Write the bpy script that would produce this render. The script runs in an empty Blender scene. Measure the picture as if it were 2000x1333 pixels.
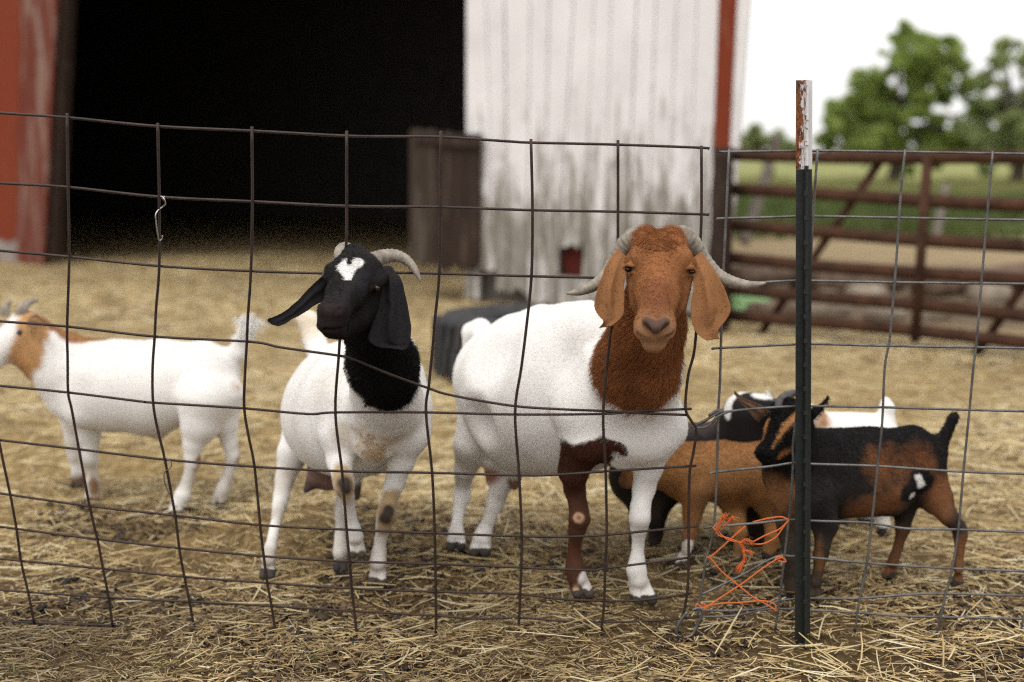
import bpy, math, random
import numpy as np
from mathutils import Vector
random.seed(7)
rng = np.random.default_rng(11)
sc = bpy.context.scene
col = sc.collection

# ------------------------------------------------------------------ camera, sky, sun, exposure
FPX = 2778.0                      # 50 mm lens on a 36 mm frame, in pixels of a 2000 px wide picture
CAMH = 1.04
PITCH = math.atan(356.5 / FPX)
cam = bpy.data.cameras.new('camera')
cam.lens = 50.0
cam.sensor_width = 36.0
cam.clip_start = 0.05
cam.clip_end = 3000
cam.dof.use_dof = True
cam.dof.focus_distance = 2.90
cam.dof.aperture_fstop = 2.0
camo = bpy.data.objects.new('camera', cam)
col.objects.link(camo)
camo.location = (0, 0, CAMH)
camo.rotation_euler = (math.pi / 2 - PITCH, 0, 0)
sc.camera = camo

world = bpy.data.worlds.new('World')
sc.world = world
world.use_nodes = True
wn = world.node_tree.nodes
wl = world.node_tree.links
wn.clear()
sky = wn.new('ShaderNodeTexSky')
sky.sky_type = 'NISHITA'
sky.sun_disc = False
SUN_EL, SUN_AZ = math.radians(58), math.radians(200)
sky.sun_elevation = SUN_EL
sky.sun_rotation = SUN_AZ
sky.air_density = 1.0
sky.dust_density = 4.0
hs = wn.new('ShaderNodeHueSaturation')
hs.inputs['Saturation'].default_value = 0.10
hs.inputs['Value'].default_value = 1.0
bg = wn.new('ShaderNodeBackground')
bg.inputs['Strength'].default_value = 0.14
wo = wn.new('ShaderNodeOutputWorld')
# an even cloud deck veils the clear sky
veil = wn.new('ShaderNodeMix')
veil.data_type = 'RGBA'
veil.inputs[0].default_value = 0.72
veil.inputs[7].default_value = (6.6, 6.5, 6.4, 1)
wl.new(sky.outputs[0], hs.inputs['Color'])
wl.new(hs.outputs[0], veil.inputs[6])
wl.new(veil.outputs[2], bg.inputs['Color'])
wl.new(bg.outputs[0], wo.inputs['Surface'])

sun = bpy.data.lights.new('sun', 'SUN')
sun.energy = 0.6
sun.angle = math.radians(35)
sun.color = (1.0, 0.95, 0.88)
suno = bpy.data.objects.new('sun', sun)
col.objects.link(suno)
sd = Vector((math.sin(SUN_AZ) * math.cos(SUN_EL), math.cos(SUN_AZ) * math.cos(SUN_EL), math.sin(SUN_EL)))
suno.rotation_euler = (-sd).to_track_quat('-Z', 'Y').to_euler()

vs = sc.view_settings
vs.view_transform = 'Standard'
vs.look = 'None'
vs.gamma = 1.0
vs.exposure = 0.68
vs.use_curve_mapping = False
sc.render.film_transparent = False
sc.cycles.max_bounces = 6
sc.cycles.diffuse_bounces = 4
sc.cycles.glossy_bounces = 2
sc.cycles.transmission_bounces = 4
sc.cycles.use_denoising = False
sc.cycles.filter_width = 1.2

# ------------------------------------------------------------------ measuring helpers
ca, sa = math.cos(PITCH), math.sin(PITCH)
def ray(px, py):
    xc = (px - 1000.0) / FPX
    yc = -(py - 666.5) / FPX
    return np.array([xc, ca + yc * sa, -sa + yc * ca])
ORG = np.array([0, 0, CAMH])
def P(px, py, Y):
    d = ray(px, py)
    return ORG + d * (Y / d[1])
def G(px, py, z=0.0):
    d = ray(px, py)
    return ORG + d * ((CAMH - z) / -d[2])
def gY(px, py):
    return float(G(px, py)[1])
def SC(px, py, Y):
    return (Y / ray(px, py)[1]) / FPX
def N(n):
    px, py, Y, r = n
    return P(px, py, Y), r * SC(px, py, Y)

# ------------------------------------------------------------------ noise
_perm = rng.random(65536).astype(np.float32)
def _h(ix, iy, iz):
    return _perm[(ix * 73856093 ^ iy * 19349663 ^ iz * 83492791) & 65535]
def vnoise(p, scale):
    q = np.asarray(p, dtype=np.float64) * scale + 1000.0
    i = np.floor(q).astype(np.int64)
    f = q - i
    f = f * f * (3 - 2 * f)
    r = 0
    for dx in (0, 1):
        wx = f[:, 0] if dx else 1 - f[:, 0]
        for dy in (0, 1):
            wy = f[:, 1] if dy else 1 - f[:, 1]
            for dz in (0, 1):
                wz = f[:, 2] if dz else 1 - f[:, 2]
                r = r + wx * wy * wz * _h(i[:, 0] + dx, i[:, 1] + dy, i[:, 2] + dz)
    return r
def fnoise(p, scale, octv=3):
    r, a, t = 0, 1.0, 0
    for o in range(octv):
        r = r + a * vnoise(p, scale * 2 ** o)
        t += a
        a *= 0.5
    return r / t

# ------------------------------------------------------------------ mesh helpers
def link(o, parent=None):
    col.objects.link(o)
    if parent is not None:
        o.parent = parent
        o.matrix_parent_inverse = parent_inv(parent)
    return o
def parent_inv(p):
    from mathutils import Matrix
    if p.type == 'EMPTY':                          # meshes carry world coordinates, so only an Empty has an offset to undo
        return Matrix.Translation(p.location).inverted()
    return Matrix.Identity(4)
def mesh_obj(name, verts, faces, mat, parent=None, smooth=False, cols=None):
    me = bpy.data.meshes.new(name)
    verts = np.asarray(verts, dtype=np.float32)
    if isinstance(faces, np.ndarray):
        nf, k = faces.shape
        me.vertices.add(len(verts))
        me.vertices.foreach_set('co', verts.ravel())
        me.loops.add(nf * k)
        me.loops.foreach_set('vertex_index', faces.astype(np.int32).ravel())
        me.polygons.add(nf)
        me.polygons.foreach_set('loop_start', np.arange(0, nf * k, k, dtype=np.int32))
        me.update(calc_edges=True)
    else:
        me.from_pydata([tuple(map(float, v)) for v in verts], [], [tuple(int(i) for i in f) for f in faces])
        me.update()
    if smooth:
        me.polygons.foreach_set('use_smooth', np.ones(len(me.polygons), dtype=bool))
    if cols is not None:
        at = me.attributes.new('Col', 'FLOAT_COLOR', 'POINT')
        c = np.ones((len(verts), 4), dtype=np.float32)
        c[:, :3] = cols
        at.data.foreach_set('color', c.ravel())
    if mat is not None:
        me.materials.append(mat)
    o = bpy.data.objects.new(name, me)
    return link(o, parent)
def empty(name, loc, label, cat, group=None):
    o = bpy.data.objects.new(name, None)
    o.location = tuple(map(float, loc))
    o.empty_display_size = 0.1
    col.objects.link(o)
    return tag(o, label, cat, group)
def tag(o, label, cat, group=None):
    o['label'] = label
    o['category'] = cat
    if group:
        o['group'] = group
    return o
def structure(o):
    o['kind'] = 'structure'
    return o
def stuff(o):
    o['kind'] = 'stuff'
    return o

def catmull(pts, n):
    pts = np.asarray(pts, dtype=float)
    if len(pts) < 3:
        t = np.linspace(0, 1, n * (len(pts) - 1) + 1)[:, None]
        return pts[0] * (1 - t) + pts[-1] * t
    p = np.vstack([2 * pts[0] - pts[1], pts, 2 * pts[-1] - pts[-2]])
    out = []
    for i in range(1, len(p) - 2):
        for t in np.linspace(0, 1, n, endpoint=False):
            a, b, c, d = p[i - 1], p[i], p[i + 1], p[i + 2]
            out.append(0.5 * ((2 * b) + (c - a) * t + (2 * a - 5 * b + 4 * c - d) * t * t + (3 * b - a - 3 * c + d) * t ** 3))
    out.append(pts[-1])
    return np.array(out)

def tube_geo(path, rad, sides=8, cap=True):
    path = np.asarray(path, float)
    n = len(path)
    rad = np.broadcast_to(np.asarray(rad, float), (n,))
    tan = np.gradient(path, axis=0)
    tan /= np.linalg.norm(tan, axis=1)[:, None] + 1e-12
    ref = np.array([0.0, 0, 1.0]) if abs(tan[0][2]) < 0.9 else np.array([1.0, 0, 0])
    u = np.cross(tan[0], ref)
    u /= np.linalg.norm(u)
    V = []
    for i in range(n):
        u = u - tan[i] * np.dot(u, tan[i])
        u /= np.linalg.norm(u)
        v = np.cross(tan[i], u)
        for s in range(sides):
            a = 2 * math.pi * s / sides
            V.append(path[i] + (u * math.cos(a) + v * math.sin(a)) * rad[i])
    Fc = []
    for i in range(n - 1):
        for s in range(sides):
            s2 = (s + 1) % sides
            Fc.append((i * sides + s, i * sides + s2, (i + 1) * sides + s2, (i + 1) * sides + s))
    if cap:
        Fc.append(tuple(range(sides - 1, -1, -1)))
        Fc.append(tuple((n - 1) * sides + s for s in range(sides)))
    return V, Fc
def join_geo(parts):
    V, Fc = [], []
    for v, f in parts:
        b = len(V)
        V.extend(v)
        Fc.extend([tuple(i + b for i in q) for q in f])
    return V, Fc
def prism(bottom4, top4):
    V = list(bottom4) + list(top4)
    return V, [(3, 2, 1, 0), (4, 5, 6, 7), (0, 1, 5, 4), (1, 2, 6, 5), (2, 3, 7, 6), (3, 0, 4, 7)]
def box_geo(lo, hi):
    x0, y0, z0 = lo
    x1, y1, z1 = hi
    return prism([(x0, y0, z0), (x1, y0, z0), (x1, y1, z0), (x0, y1, z0)], [(x0, y0, z1), (x1, y0, z1), (x1, y1, z1), (x0, y1, z1)])

# ------------------------------------------------------------------ materials
class NT:
    def __init__(s, name):
        s.m = bpy.data.materials.new(name)
        s.m.use_nodes = True
        s.t = s.m.node_tree
        s.b = s.t.nodes['Principled BSDF']
        s.out = s.t.nodes['Material Output']
    def n(s, kind, **kw):
        o = s.t.nodes.new(kind)
        for k, v in kw.items():
            if k in o.inputs.keys() if hasattr(o.inputs, 'keys') else False:
                o.inputs[k].default_value = v
            else:
                setattr(o, k, v)
        return o
    def l(s, a, b):
        s.t.links.new(a, b)
    def noise(s, scale, detail=4, rough=0.6, vec=None, dist=0.0):
        o = s.t.nodes.new('ShaderNodeTexNoise')
        o.inputs['Scale'].default_value = scale
        o.inputs['Detail'].default_value = detail
        o.inputs['Roughness'].default_value = rough
        o.inputs['Distortion'].default_value = dist
        if vec is not None:
            s.l(vec, o.inputs['Vector'])
        return o.outputs['Fac']
    def coord(s, scale=(1, 1, 1), kind='Object'):
        c = s.t.nodes.new('ShaderNodeTexCoord')
        m = s.t.nodes.new('ShaderNodeMapping')
        m.inputs['Scale'].default_value = scale
        s.l(c.outputs[kind], m.inputs['Vector'])
        return m.outputs[0]
    def ramp(s, fac, stops, interp='LINEAR'):
        r = s.t.nodes.new('ShaderNodeValToRGB')
        r.color_ramp.interpolation = interp
        e = r.color_ramp.elements
        while len(e) < len(stops):
            e.new(0.5)
        for i, (p, c) in enumerate(stops):
            e[i].position = p
            e[i].color = (*c, 1) if len(c) == 3 else c
        s.l(fac, r.inputs['Fac'])
        return r.outputs['Color']
    def mix(s, fac, a, b):
        m = s.t.nodes.new('ShaderNodeMix')
        m.data_type = 'RGBA'
        for sock, v in ((m.inputs[0], fac), (m.inputs[6], a), (m.inputs[7], b)):
            if isinstance(v, (int, float)):
                sock.default_value = v
            elif isinstance(v, tuple):
                sock.default_value = (*v, 1)
            else:
                s.l(v, sock)
        return m.outputs[2]
    def math(s, op, a, b=0.0, clamp=False):
        m = s.t.nodes.new('ShaderNodeMath')
        m.operation = op
        m.use_clamp = clamp
        for sock, v in ((m.inputs[0], a), (m.inputs[1], b)):
            if isinstance(v, (int, float)):
                sock.default_value = v
            else:
                s.l(v, sock)
        return m.outputs[0]
    def color(s, c):
        if isinstance(c, tuple):
            s.b.inputs['Base Color'].default_value = (*c, 1)
        else:
            s.l(c, s.b.inputs['Base Color'])
        return s
    def set(s, rough=0.7, spec=0.3, metal=0.0):
        s.b.inputs['Roughness'].default_value = rough
        s.b.inputs['Specular IOR Level'].default_value = spec
        s.b.inputs['Metallic'].default_value = metal
        return s
    def bump(s, h, strength=0.4, dist=0.01):
        b = s.t.nodes.new('ShaderNodeBump')
        b.inputs['Strength'].default_value = strength
        b.inputs['Distance'].default_value = dist
        s.l(h, b.inputs['Height'])
        s.l(b.outputs[0], s.b.inputs['Normal'])
        return s
    def attr(s, name='Col'):
        a = s.t.nodes.new('ShaderNodeAttribute')
        a.attribute_name = name
        return a.outputs['Color']
    def sepxyz(s, v):
        a = s.t.nodes.new('ShaderNodeSeparateXYZ')
        s.l(v, a.inputs[0])
        return a.outputs

def m_simple(name, c1, c2, scale, rough=0.8, spec=0.25, metal=0.0, stretch=(1, 1, 1), bump=0.3, bd=0.004):
    t = NT(name)
    v = t.coord(stretch)
    f = t.noise(scale, 5, 0.65, v)
    t.color(t.ramp(f, [(0.3, c1), (0.7, c2)])).set(rough, spec, metal)
    t.bump(f, bump, bd)
    return t.m

def m_goat():
    t = NT('goat_skin')
    v = t.coord()
    a = t.attr()
    f = t.noise(420, 3, 0.6, v)
    f2 = t.noise(35, 4, 0.6, v)
    c = t.mix(t.math('MULTIPLY', f2, 0.12), a, t.mix(0.55, a, (0.10, 0.075, 0.05)))
    t.color(c).set(0.75, 0.12)
    t.bump(f, 0.35, 0.003)
    return t.m
def m_hair():
    t = NT('goat_hair')
    a = t.attr()
    t.color(a).set(0.66, 0.12)
    return t.m
M_GOAT, M_HAIR = m_goat(), m_hair()
M_HORN = m_simple('horn', (0.13, 0.11, 0.09), (0.36, 0.31, 0.25), 60, 0.5, 0.4, stretch=(1, 1, 1), bump=0.4)
M_HORN_DARK = m_simple('dark_horn', (0.03, 0.026, 0.025), (0.09, 0.08, 0.075), 60, 0.5, 0.4)
M_EYE = NT('eye').color((0.012, 0.007, 0.004)).set(0.08, 0.6).m
M_EYE_AMBER = NT('amber_eye').color((0.10, 0.045, 0.015)).set(0.08, 0.6).m

def m_wire(name, c1, c2, c3, metal, rough):
    t = NT(name)
    v = t.coord()
    f = t.noise(22, 5, 0.7, v)
    g = t.noise(300, 3, 0.7, v)
    t.color(t.mix(t.math('MULTIPLY', g, 0.7), t.ramp(f, [(0.35, c1), (0.62, c2)]), c3)).set(rough, 0.4, metal)
    t.bump(g, 0.5, 0.001)
    return t.m
M_RUSTWIRE = m_wire('rusty_wire', (0.028, 0.018, 0.015), (0.070, 0.038, 0.027), (0.014, 0.011, 0.0105), 0.25, 0.55)
M_GALV = m_wire('galvanised_wire', (0.10, 0.097, 0.095), (0.24, 0.235, 0.23), (0.05, 0.046, 0.043), 0.6, 0.45)
M_STEEL = m_wire('bright_steel', (0.5, 0.5, 0.5), (0.6, 0.6, 0.6), (0.4, 0.4, 0.4), 0.9, 0.3)
M_TWINE = m_simple('orange_twine', (0.50, 0.095, 0.025), (0.72, 0.19, 0.05), 500, 0.7, 0.3, bump=0.6, bd=0.002)
M_RUSTPIPE = m_simple('rusty_pipe', (0.030, 0.016, 0.011), (0.088, 0.041, 0.024), 9, 0.85, 0.12)
M_POSTGREEN = m_simple('green_black_paint', (0.006, 0.008, 0.0065), (0.013, 0.016, 0.013), 70, 0.55, 0.4)
def m_posttop():
    t = NT('rusted_white_paint')
    v = t.coord((1, 1, 0.45))
    f = t.noise(150, 5, 0.65, v, 0.3)
    sx = t.sepxyz(t.coord())[0]
    x0 = float(P(1571, 240, 3.0)[0])
    bias = t.math('MULTIPLY', t.math('SUBTRACT', sx, x0), -16.0)
    g = t.math('ADD', f, bias)
    rust = t.ramp(t.noise(260, 4, 0.7, v), [(0.38, (0.018, 0.009, 0.006)), (0.62, (0.26, 0.09, 0.028))])
    t.color(t.mix(t.ramp(g, [(0.47, (0, 0, 0)), (0.53, (1, 1, 1))]), (0.62, 0.60, 0.60), rust)).set(0.7, 0.3)
    t.bump(g, 0.5, 0.002)
    return t.m
M_POSTTOP = m_posttop()
def m_whitewood():
    t = NT('peeling_white_board')
    v = t.coord((1, 1, 0.09))
    f = t.noise(16, 6, 0.7, v, 0.5)
    f2 = t.noise(60, 4, 0.6, v)
    obj = t.coord()
    f = t.math('ADD', t.math('MULTIPLY', f, 0.68), t.math('MULTIPLY', t.noise(7, 5, 0.7, t.coord((1, 1, 0.5)), 0.8), 0.32))
    z = t.sepxyz(obj)[2]
    low = t.math('MULTIPLY', t.math('SUBTRACT', 1.5, z), 0.16)     # paint wears off lower down, where it is splashed and rubbed
    low = t.math('MAXIMUM', low, -0.10)
    low = t.math('MINIMUM', low, 0.15)
    g = t.math('ADD', t.math('ADD', t.math('MULTIPLY', f, 0.75), t.math('MULTIPLY', f2, 0.25)), low)
    wear = t.ramp(g, [(0.555, (0, 0, 0)), (0.65, (1, 1, 1))])
    wood = t.ramp(f2, [(0.3, (0.11, 0.098, 0.08)), (0.7, (0.32, 0.30, 0.26))])
    paint = t.ramp(t.noise(3, 4, 0.6, obj), [(0.3, (0.66, 0.64, 0.64)), (0.7, (0.76, 0.745, 0.745))])
    t.color(t.mix(wear, paint, wood)).set(0.85, 0.15)
    t.bump(f2, 0.3, 0.004)
    return t.m
def m_redwood(name, paint1, paint2, wood, thr):
    t = NT(name)
    v = t.coord((1, 1, 0.12))
    f = t.noise(14, 6, 0.65, v, 0.5)
    f2 = t.noise(70, 4, 0.6, v)
    wear = t.ramp(f, [(thr, (0, 0, 0)), (thr + 0.14, (1, 1, 1))])
    paint = t.ramp(f2, [(0.3, paint1), (0.7, paint2)])
    t.color(t.mix(wear, paint, wood)).set(0.85, 0.15)
    t.bump(f2, 0.3, 0.004)
    return t.m
M_WHITEWOOD = m_whitewood()
M_RED = m_redwood('red_barn_paint', (0.15, 0.027, 0.012), (0.215, 0.043, 0.017), (0.24, 0.12, 0.08), 0.60)
M_REDWORN = m_redwood('worn_red_paint', (0.105, 0.025, 0.017), (0.165, 0.045, 0.028), (0.24, 0.16, 0.13), 0.49)
M_DARKRED = m_redwood('dark_red_board', (0.045, 0.010, 0.008), (0.10, 0.015, 0.010), (0.03, 0.02, 0.016), 0.52)
M_BROWNWOOD = m_redwood('weathered_brown_board', (0.022, 0.014, 0.011), (0.045, 0.029, 0.022), (0.085, 0.062, 0.048), 0.55)
M_GREYWOOD = m_redwood('grey_bare_board', (0.030, 0.021, 0.016), (0.062, 0.045, 0.034), (0.12, 0.097, 0.077), 0.52)
M_INSIDE = m_simple('barn_inside_wood', (0.07, 0.065, 0.06), (0.13, 0.115, 0.10), 5, 0.9, 0.1)
M_RUBBER = m_simple('dusty_rubber', (0.022, 0.022, 0.024), (0.06, 0.058, 0.058), 14, 0.8, 0.25)
M_STONE = m_simple('pale_stone', (0.17, 0.135, 0.10), (0.36, 0.30, 0.235), 7, 0.9, 0.2)
M_FOUND = m_simple('foundation_stone', (0.20, 0.17, 0.155), (0.33, 0.29, 0.265), 7, 0.9, 0.2)
M_LOG = m_simple('old_log', (0.09, 0.06, 0.042), (0.21, 0.15, 0.11), 12, 0.9, 0.1)
M_BARK = m_simple('bark', (0.035, 0.028, 0.02), (0.10, 0.08, 0.06), 9, 0.9, 0.1)
M_TUB = m_simple('pale_green_plastic', (0.22, 0.40, 0.16), (0.30, 0.50, 0.22), 6, 0.5, 0.4)
def m_leaf(name, c1, c2):
    t = NT(name)
    v = t.coord()
    f = t.noise(1.2, 4, 0.6, v)
    c = t.ramp(f, [(0.3, c1), (0.7, c2)])
    t.color(c).set(0.7, 0.2)
    tr = t.t.nodes.new('ShaderNodeBsdfTranslucent')
    t.l(c, tr.inputs['Color'])
    mx = t.t.nodes.new('ShaderNodeMixShader')
    mx.inputs[0].default_value = 0.55
    t.l(t.b.outputs[0], mx.inputs[1])
    t.l(tr.outputs[0], mx.inputs[2])
    t.l(mx.outputs[0], t.out.inputs['Surface'])
    return t.m
M_LEAF = m_leaf('broad_leaf', (0.22, 0.30, 0.065), (0.37, 0.45, 0.14))
M_LEAF2 = m_leaf('grey_green_leaf', (0.27, 0.33, 0.13), (0.40, 0.45, 0.22))
M_GRASS = m_leaf('grass_blade', (0.09, 0.125, 0.038), (0.16, 0.195, 0.07))
M_DRYGRASS = m_leaf('dry_grass_blade', (0.19, 0.20, 0.075), (0.30, 0.29, 0.13))
def m_straw():
    t = NT('straw')
    t.color(t.attr()).set(0.6, 0.3)
    return t.m
M_STRAW = m_straw()

# ------------------------------------------------------------------ ground
def ground_h(x, y):
    p = np.stack([x, y, np.zeros_like(x)], 1)
    near = np.clip(1 - np.abs(y - 3.0) / 9.0, 0.15, 1)
    h = (fnoise(p, 2.3, 3) - 0.5) * 0.05 + (fnoise(p + 40, 11.0, 3) - 0.5) * 0.03
    h = h * near
    h -= 0.008
    far = np.clip((y - 40) / 200, 0, 1)
    return h - far * 0.02
def m_ground():
    t = NT('trampled_straw_and_dirt')
    obj = t.coord()
    xyz = t.sepxyz(obj)
    y = xyz[1]
    big = t.noise(1.1, 4, 0.6, obj)
    mid = t.noise(6, 5, 0.7, obj)
    fine = t.noise(60, 5, 0.75, obj)
    grit = t.noise(260, 4, 0.75, obj)
    fib = t.noise(45, 4, 0.7, t.coord((1, 0.25, 1)))
    strawc = t.ramp(fib, [(0.28, (0.11, 0.070, 0.028)), (0.5, (0.34, 0.235, 0.10)), (0.72, (0.54, 0.41, 0.205))])
    dirt = t.ramp(t.math('ADD', t.math('MULTIPLY', fine, 0.55), t.math('MULTIPLY', grit, 0.45)), [(0.28, (0.020, 0.012, 0.007)), (0.52, (0.058, 0.034, 0.018)), (0.70, (0.12, 0.075, 0.038)), (0.85, (0.20, 0.135, 0.07))])
    # in front of the wire the soil is bare and scuffed, inside the pen trampled straw covers it
    yy = t.math('ADD', y, t.math('MULTIPLY', t.math('SUBTRACT', mid, 0.5), 2.2))
    cover = t.ramp(t.math('MULTIPLY', t.math('SUBTRACT', yy, 2.3), 0.40), [(0.0, (0.08, 0.08, 0.08)), (0.40, (0.26, 0.26, 0.26)), (0.9, (0.9, 0.9, 0.9))])
    pen = t.mix(cover, dirt, strawc)
    pen = t.mix(t.ramp(big, [(0.50, (0, 0, 0)), (0.72, (0.35, 0.35, 0.35))]), pen, (0.085, 0.054, 0.028))
    far_straw = t.ramp(t.noise(11, 6, 0.75, t.coord((1, 0.6, 1))), [(0.28, (0.09, 0.062, 0.03)), (0.45, (0.31, 0.232, 0.122)), (0.62, (0.47, 0.37, 0.21)), (0.8, (0.56, 0.46, 0.285))])
    f1 = t.ramp(t.math('MULTIPLY', t.math('SUBTRACT', yy, 4.5), 0.25), [(0.0, (0, 0, 0)), (1, (1, 1, 1))])
    pen = t.mix(t.math('MULTIPLY', f1, 0.7), pen, far_straw)
    debris = t.ramp(mid, [(0.3, (0.085, 0.06, 0.04)), (0.7, (0.24, 0.175, 0.11))])
    tan = t.ramp(mid, [(0.3, (0.27, 0.20, 0.11)), (0.7, (0.38, 0.29, 0.17))])
    green = t.ramp(mid, [(0.3, (0.05, 0.072, 0.022)), (0.7, (0.115, 0.14, 0.048))])
    field = t.ramp(t.noise(0.35, 4, 0.6, obj), [(0.3, (0.17, 0.19, 0.06)), (0.7, (0.29, 0.28, 0.11))])
    x = xyz[0]
    yr = t.math('ADD', y, t.math('MULTIPLY', x, 0.30))          # the zones beyond the gate follow the gate line
    yr = t.math('ADD', yr, t.math('MULTIPLY', t.math('SUBTRACT', mid, 0.5), 1.6))
    def step(v, at, w):
        return t.math('MULTIPLY', t.math('SUBTRACT', v, at), 1.0 / w, True)
    right = step(x, 1.1, 0.5)
    c = t.mix(t.math('MULTIPLY', step(yr, 9.3, 0.6), right), pen, debris)
    c = t.mix(t.math('MULTIPLY', step(yr, 14.5, 1.5), right), c, tan)
    c = t.mix(t.math('MULTIPLY', step(yr, 20.5, 2.0), right), c, green)
    c = t.mix(step(yr, 36, 4.0), c, field)
    t.color(c).set(0.9, 0.1)
    t.bump(t.math('ADD', t.math('ADD', t.math('MULTIPLY', fine, 0.6), t.math('MULTIPLY', grit, 0.35)), fib), 0.9, 0.014)
    return t.m
def spaced(a, b, dense_lo, dense_hi, d, grow):
    v = list(np.arange(dense_lo, dense_hi + 1e-6, d))
    s, x = d, dense_hi
    while x < b:
        s *= grow
        x += s
        v.append(min(x, b))
    s, x = d, dense_lo
    while x > a:
        s *= grow
        x -= s
        v.insert(0, max(x, a))
    return np.array(v)
gx = spaced(-900, 900, -2.0, 2.0, 0.02, 1.10)
gy = spaced(-30, 1500, 2.0, 5.0, 0.02, 1.10)
GX, GY = np.meshgrid(gx, gy)
gv = np.stack([GX.ravel(), GY.ravel(), ground_h(GX.ravel(), GY.ravel())], 1)
nx, ny = len(gx), len(gy)
ii = np.arange(nx * ny).reshape(ny, nx)
gf = np.stack([ii[:-1, :-1].ravel(), ii[:-1, 1:].ravel(), ii[1:, 1:].ravel(), ii[1:, :-1].ravel()], 1)
ground = structure(mesh_obj('ground', gv, gf, m_ground(), smooth=True))

# ------------------------------------------------------------------ barn
A0, B0 = G(60, 514), G(1050, 600)
wdir = (B0 - A0)
wdir[2] = 0
wdir /= np.linalg.norm(wdir)
wnor = np.array([wdir[1], -wdir[0], 0.0])
if wnor[1] > 0:
    wnor = -wnor                                  # points out of the barn, to the yard
def Wp(px, py, off=0.0):
    d = ray(px, py)
    t = np.dot(A0 + wnor * off - ORG, wnor) / np.dot(d, wnor)
    return ORG + d * t
def wall_s(p):
    return float(np.dot(p - A0, wdir))
barn = empty('barn', (A0 + B0) / 2 * np.array([1, 1, 0]), 'old red and white barn with a wide open dark doorway and peeling boards', 'barn')
def board(name, pt, pb, off, thick, mat, ybot=None, ytop=-120, ztop=None, pts_b=None, jag=0.0, zb=None, parent=barn):
    """a vertical plank; pt / pb: left and right edge where it crosses picture rows 0 and 500"""
    L0, L1 = Wp(pt[0], 0, off), Wp(pb[0], 500, off)
    R0, R1 = Wp(pt[1], 0, off), Wp(pb[1], 500, off)
    def at(a, b, z):
        t = (z - b[2]) / (a[2] - b[2])
        return b + (a - b) * t
    zt = ztop if ztop is not None else 3.6
    zl = zb if zb is not None else max(-0.02, float(Wp((pb[0] + pb[1]) / 2, ybot, off)[2]))
    nseg = 4
    bot = []
    for i in range(nseg + 1):
        u = i / nseg
        z = zl + (random.uniform(0, jag) if jag else 0)
        bot.append(at(L0, L1, z) * (1 - u) + at(R0, R1, z) * u)
    tl, tr = at(L0, L1, zt), at(R0, R1, zt)
    V, Fc = [], []
    for s in (0.0, -thick):
        V += [b + wnor * s for b in bot] + [tl * (1 - i / nseg) + tr * (i / nseg) + wnor * s for i in range(nseg + 1)]
    k = nseg + 1
    for i in range(nseg):
        Fc.append((i, i + 1, k + i + 1, k + i))
        o = 2 * k
        Fc.append((o + i + 1, o + i, o + k + i, o + k + i + 1))
        Fc.append((i + 1, i, o + i, o + i + 1))
        Fc.append((k + i, k + i + 1, o + k + i + 1, o + k + i))
    Fc.append((0, k, 3 * k, 2 * k))
    Fc.append((k - 1, 3 * k - 1, 4 * k - 1, 2 * k - 1))
    return mesh_obj(name, V, Fc, mat, parent)
# white planks
edges_top = [910, 948, 985, 1036, 1072, 1121, 1160, 1194, 1243, 1282, 1322, 1362, 1404]
edges_bot = [909, 966, 992, 1030, 1062, 1092, 1138, 1178, 1224, 1262, 1300, 1344, 1386]
bots = [534, 575, 582, 598, 604, 606, 612, 616, 620, 622, 622, 624]
for i in range(12):
    g = random.choice((0.7, 1.0, 1.7))
    pt, pb = (edges_top[i] + g, edges_top[i + 1] - g), (edges_bot[i] + g, edges_bot[i + 1] - g)
    off = random.uniform(-0.006, 0.008)
    if i == 0:
        board('wall_plank', pt, pb, off, 0.024, M_WHITEWOOD, ybot=bots[i], jag=0.06)
    elif i == 5:                                    # the plank with the broken hole
        zc = float(Wp(1115, 500)[2])
        board('wall_plank', pt, pb, off, 0.024, M_WHITEWOOD, zb=zc, jag=0.11)
        board('wall_plank', pt, pb, off, 0.024, M_WHITEWOOD, ybot=bots[i], ztop=float(Wp(1115, 541)[2]), jag=0.04)
        board('patch_plank', pt, pb, -0.06, 0.02, M_DARKRED, ybot=560, ztop=zc + 0.14)
    else:
        board('wall_plank', pt, pb, off, 0.024, M_WHITEWOOD, ybot=bots[i], jag=0.08)
# pointed stump of a plank left of the wall
board('wall_plank', (906, 934), (907, 936), -0.002, 0.022, M_WHITEWOOD, ybot=588, ztop=float(Wp(920, 500)[2]), jag=0.03)
# corner boards
board('corner_board', (1404.5, 1437), (1387, 1412), 0.03, 0.05, M_RED, ybot=626, jag=0.02)
board('corner_board', (1437.5, 1464), (1412.5, 1424), 0.012, 0.03, M_WHITEWOOD, ybot=640, jag=0.02)
# left of the doorway
board('door_post', (42, 110), (32, 84), 0.05, 0.03, M_REDWORN, ybot=515, jag=0.0)
for k, (a, b, c, d) in enumerate([(-26, 41, -40, 31), (-95, -27, -110, -41), (-160, -96, -180, -111), (-230, -161, -255, -181)]):
    board('red_plank', (a, b), (c, d), 0.0, 0.025, M_RED, ybot=472, jag=0.05)
board('foundation_stone', (-240, 41), (-260, 32.5), -0.01, 0.25, M_FOUND, ybot=516, ztop=float(Wp(20, 470)[2]) + 0.02)
board('inner_jamb', (104, 131), (80, 107), -0.02, 0.10, M_BROWNWOOD, ybot=505)
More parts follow.
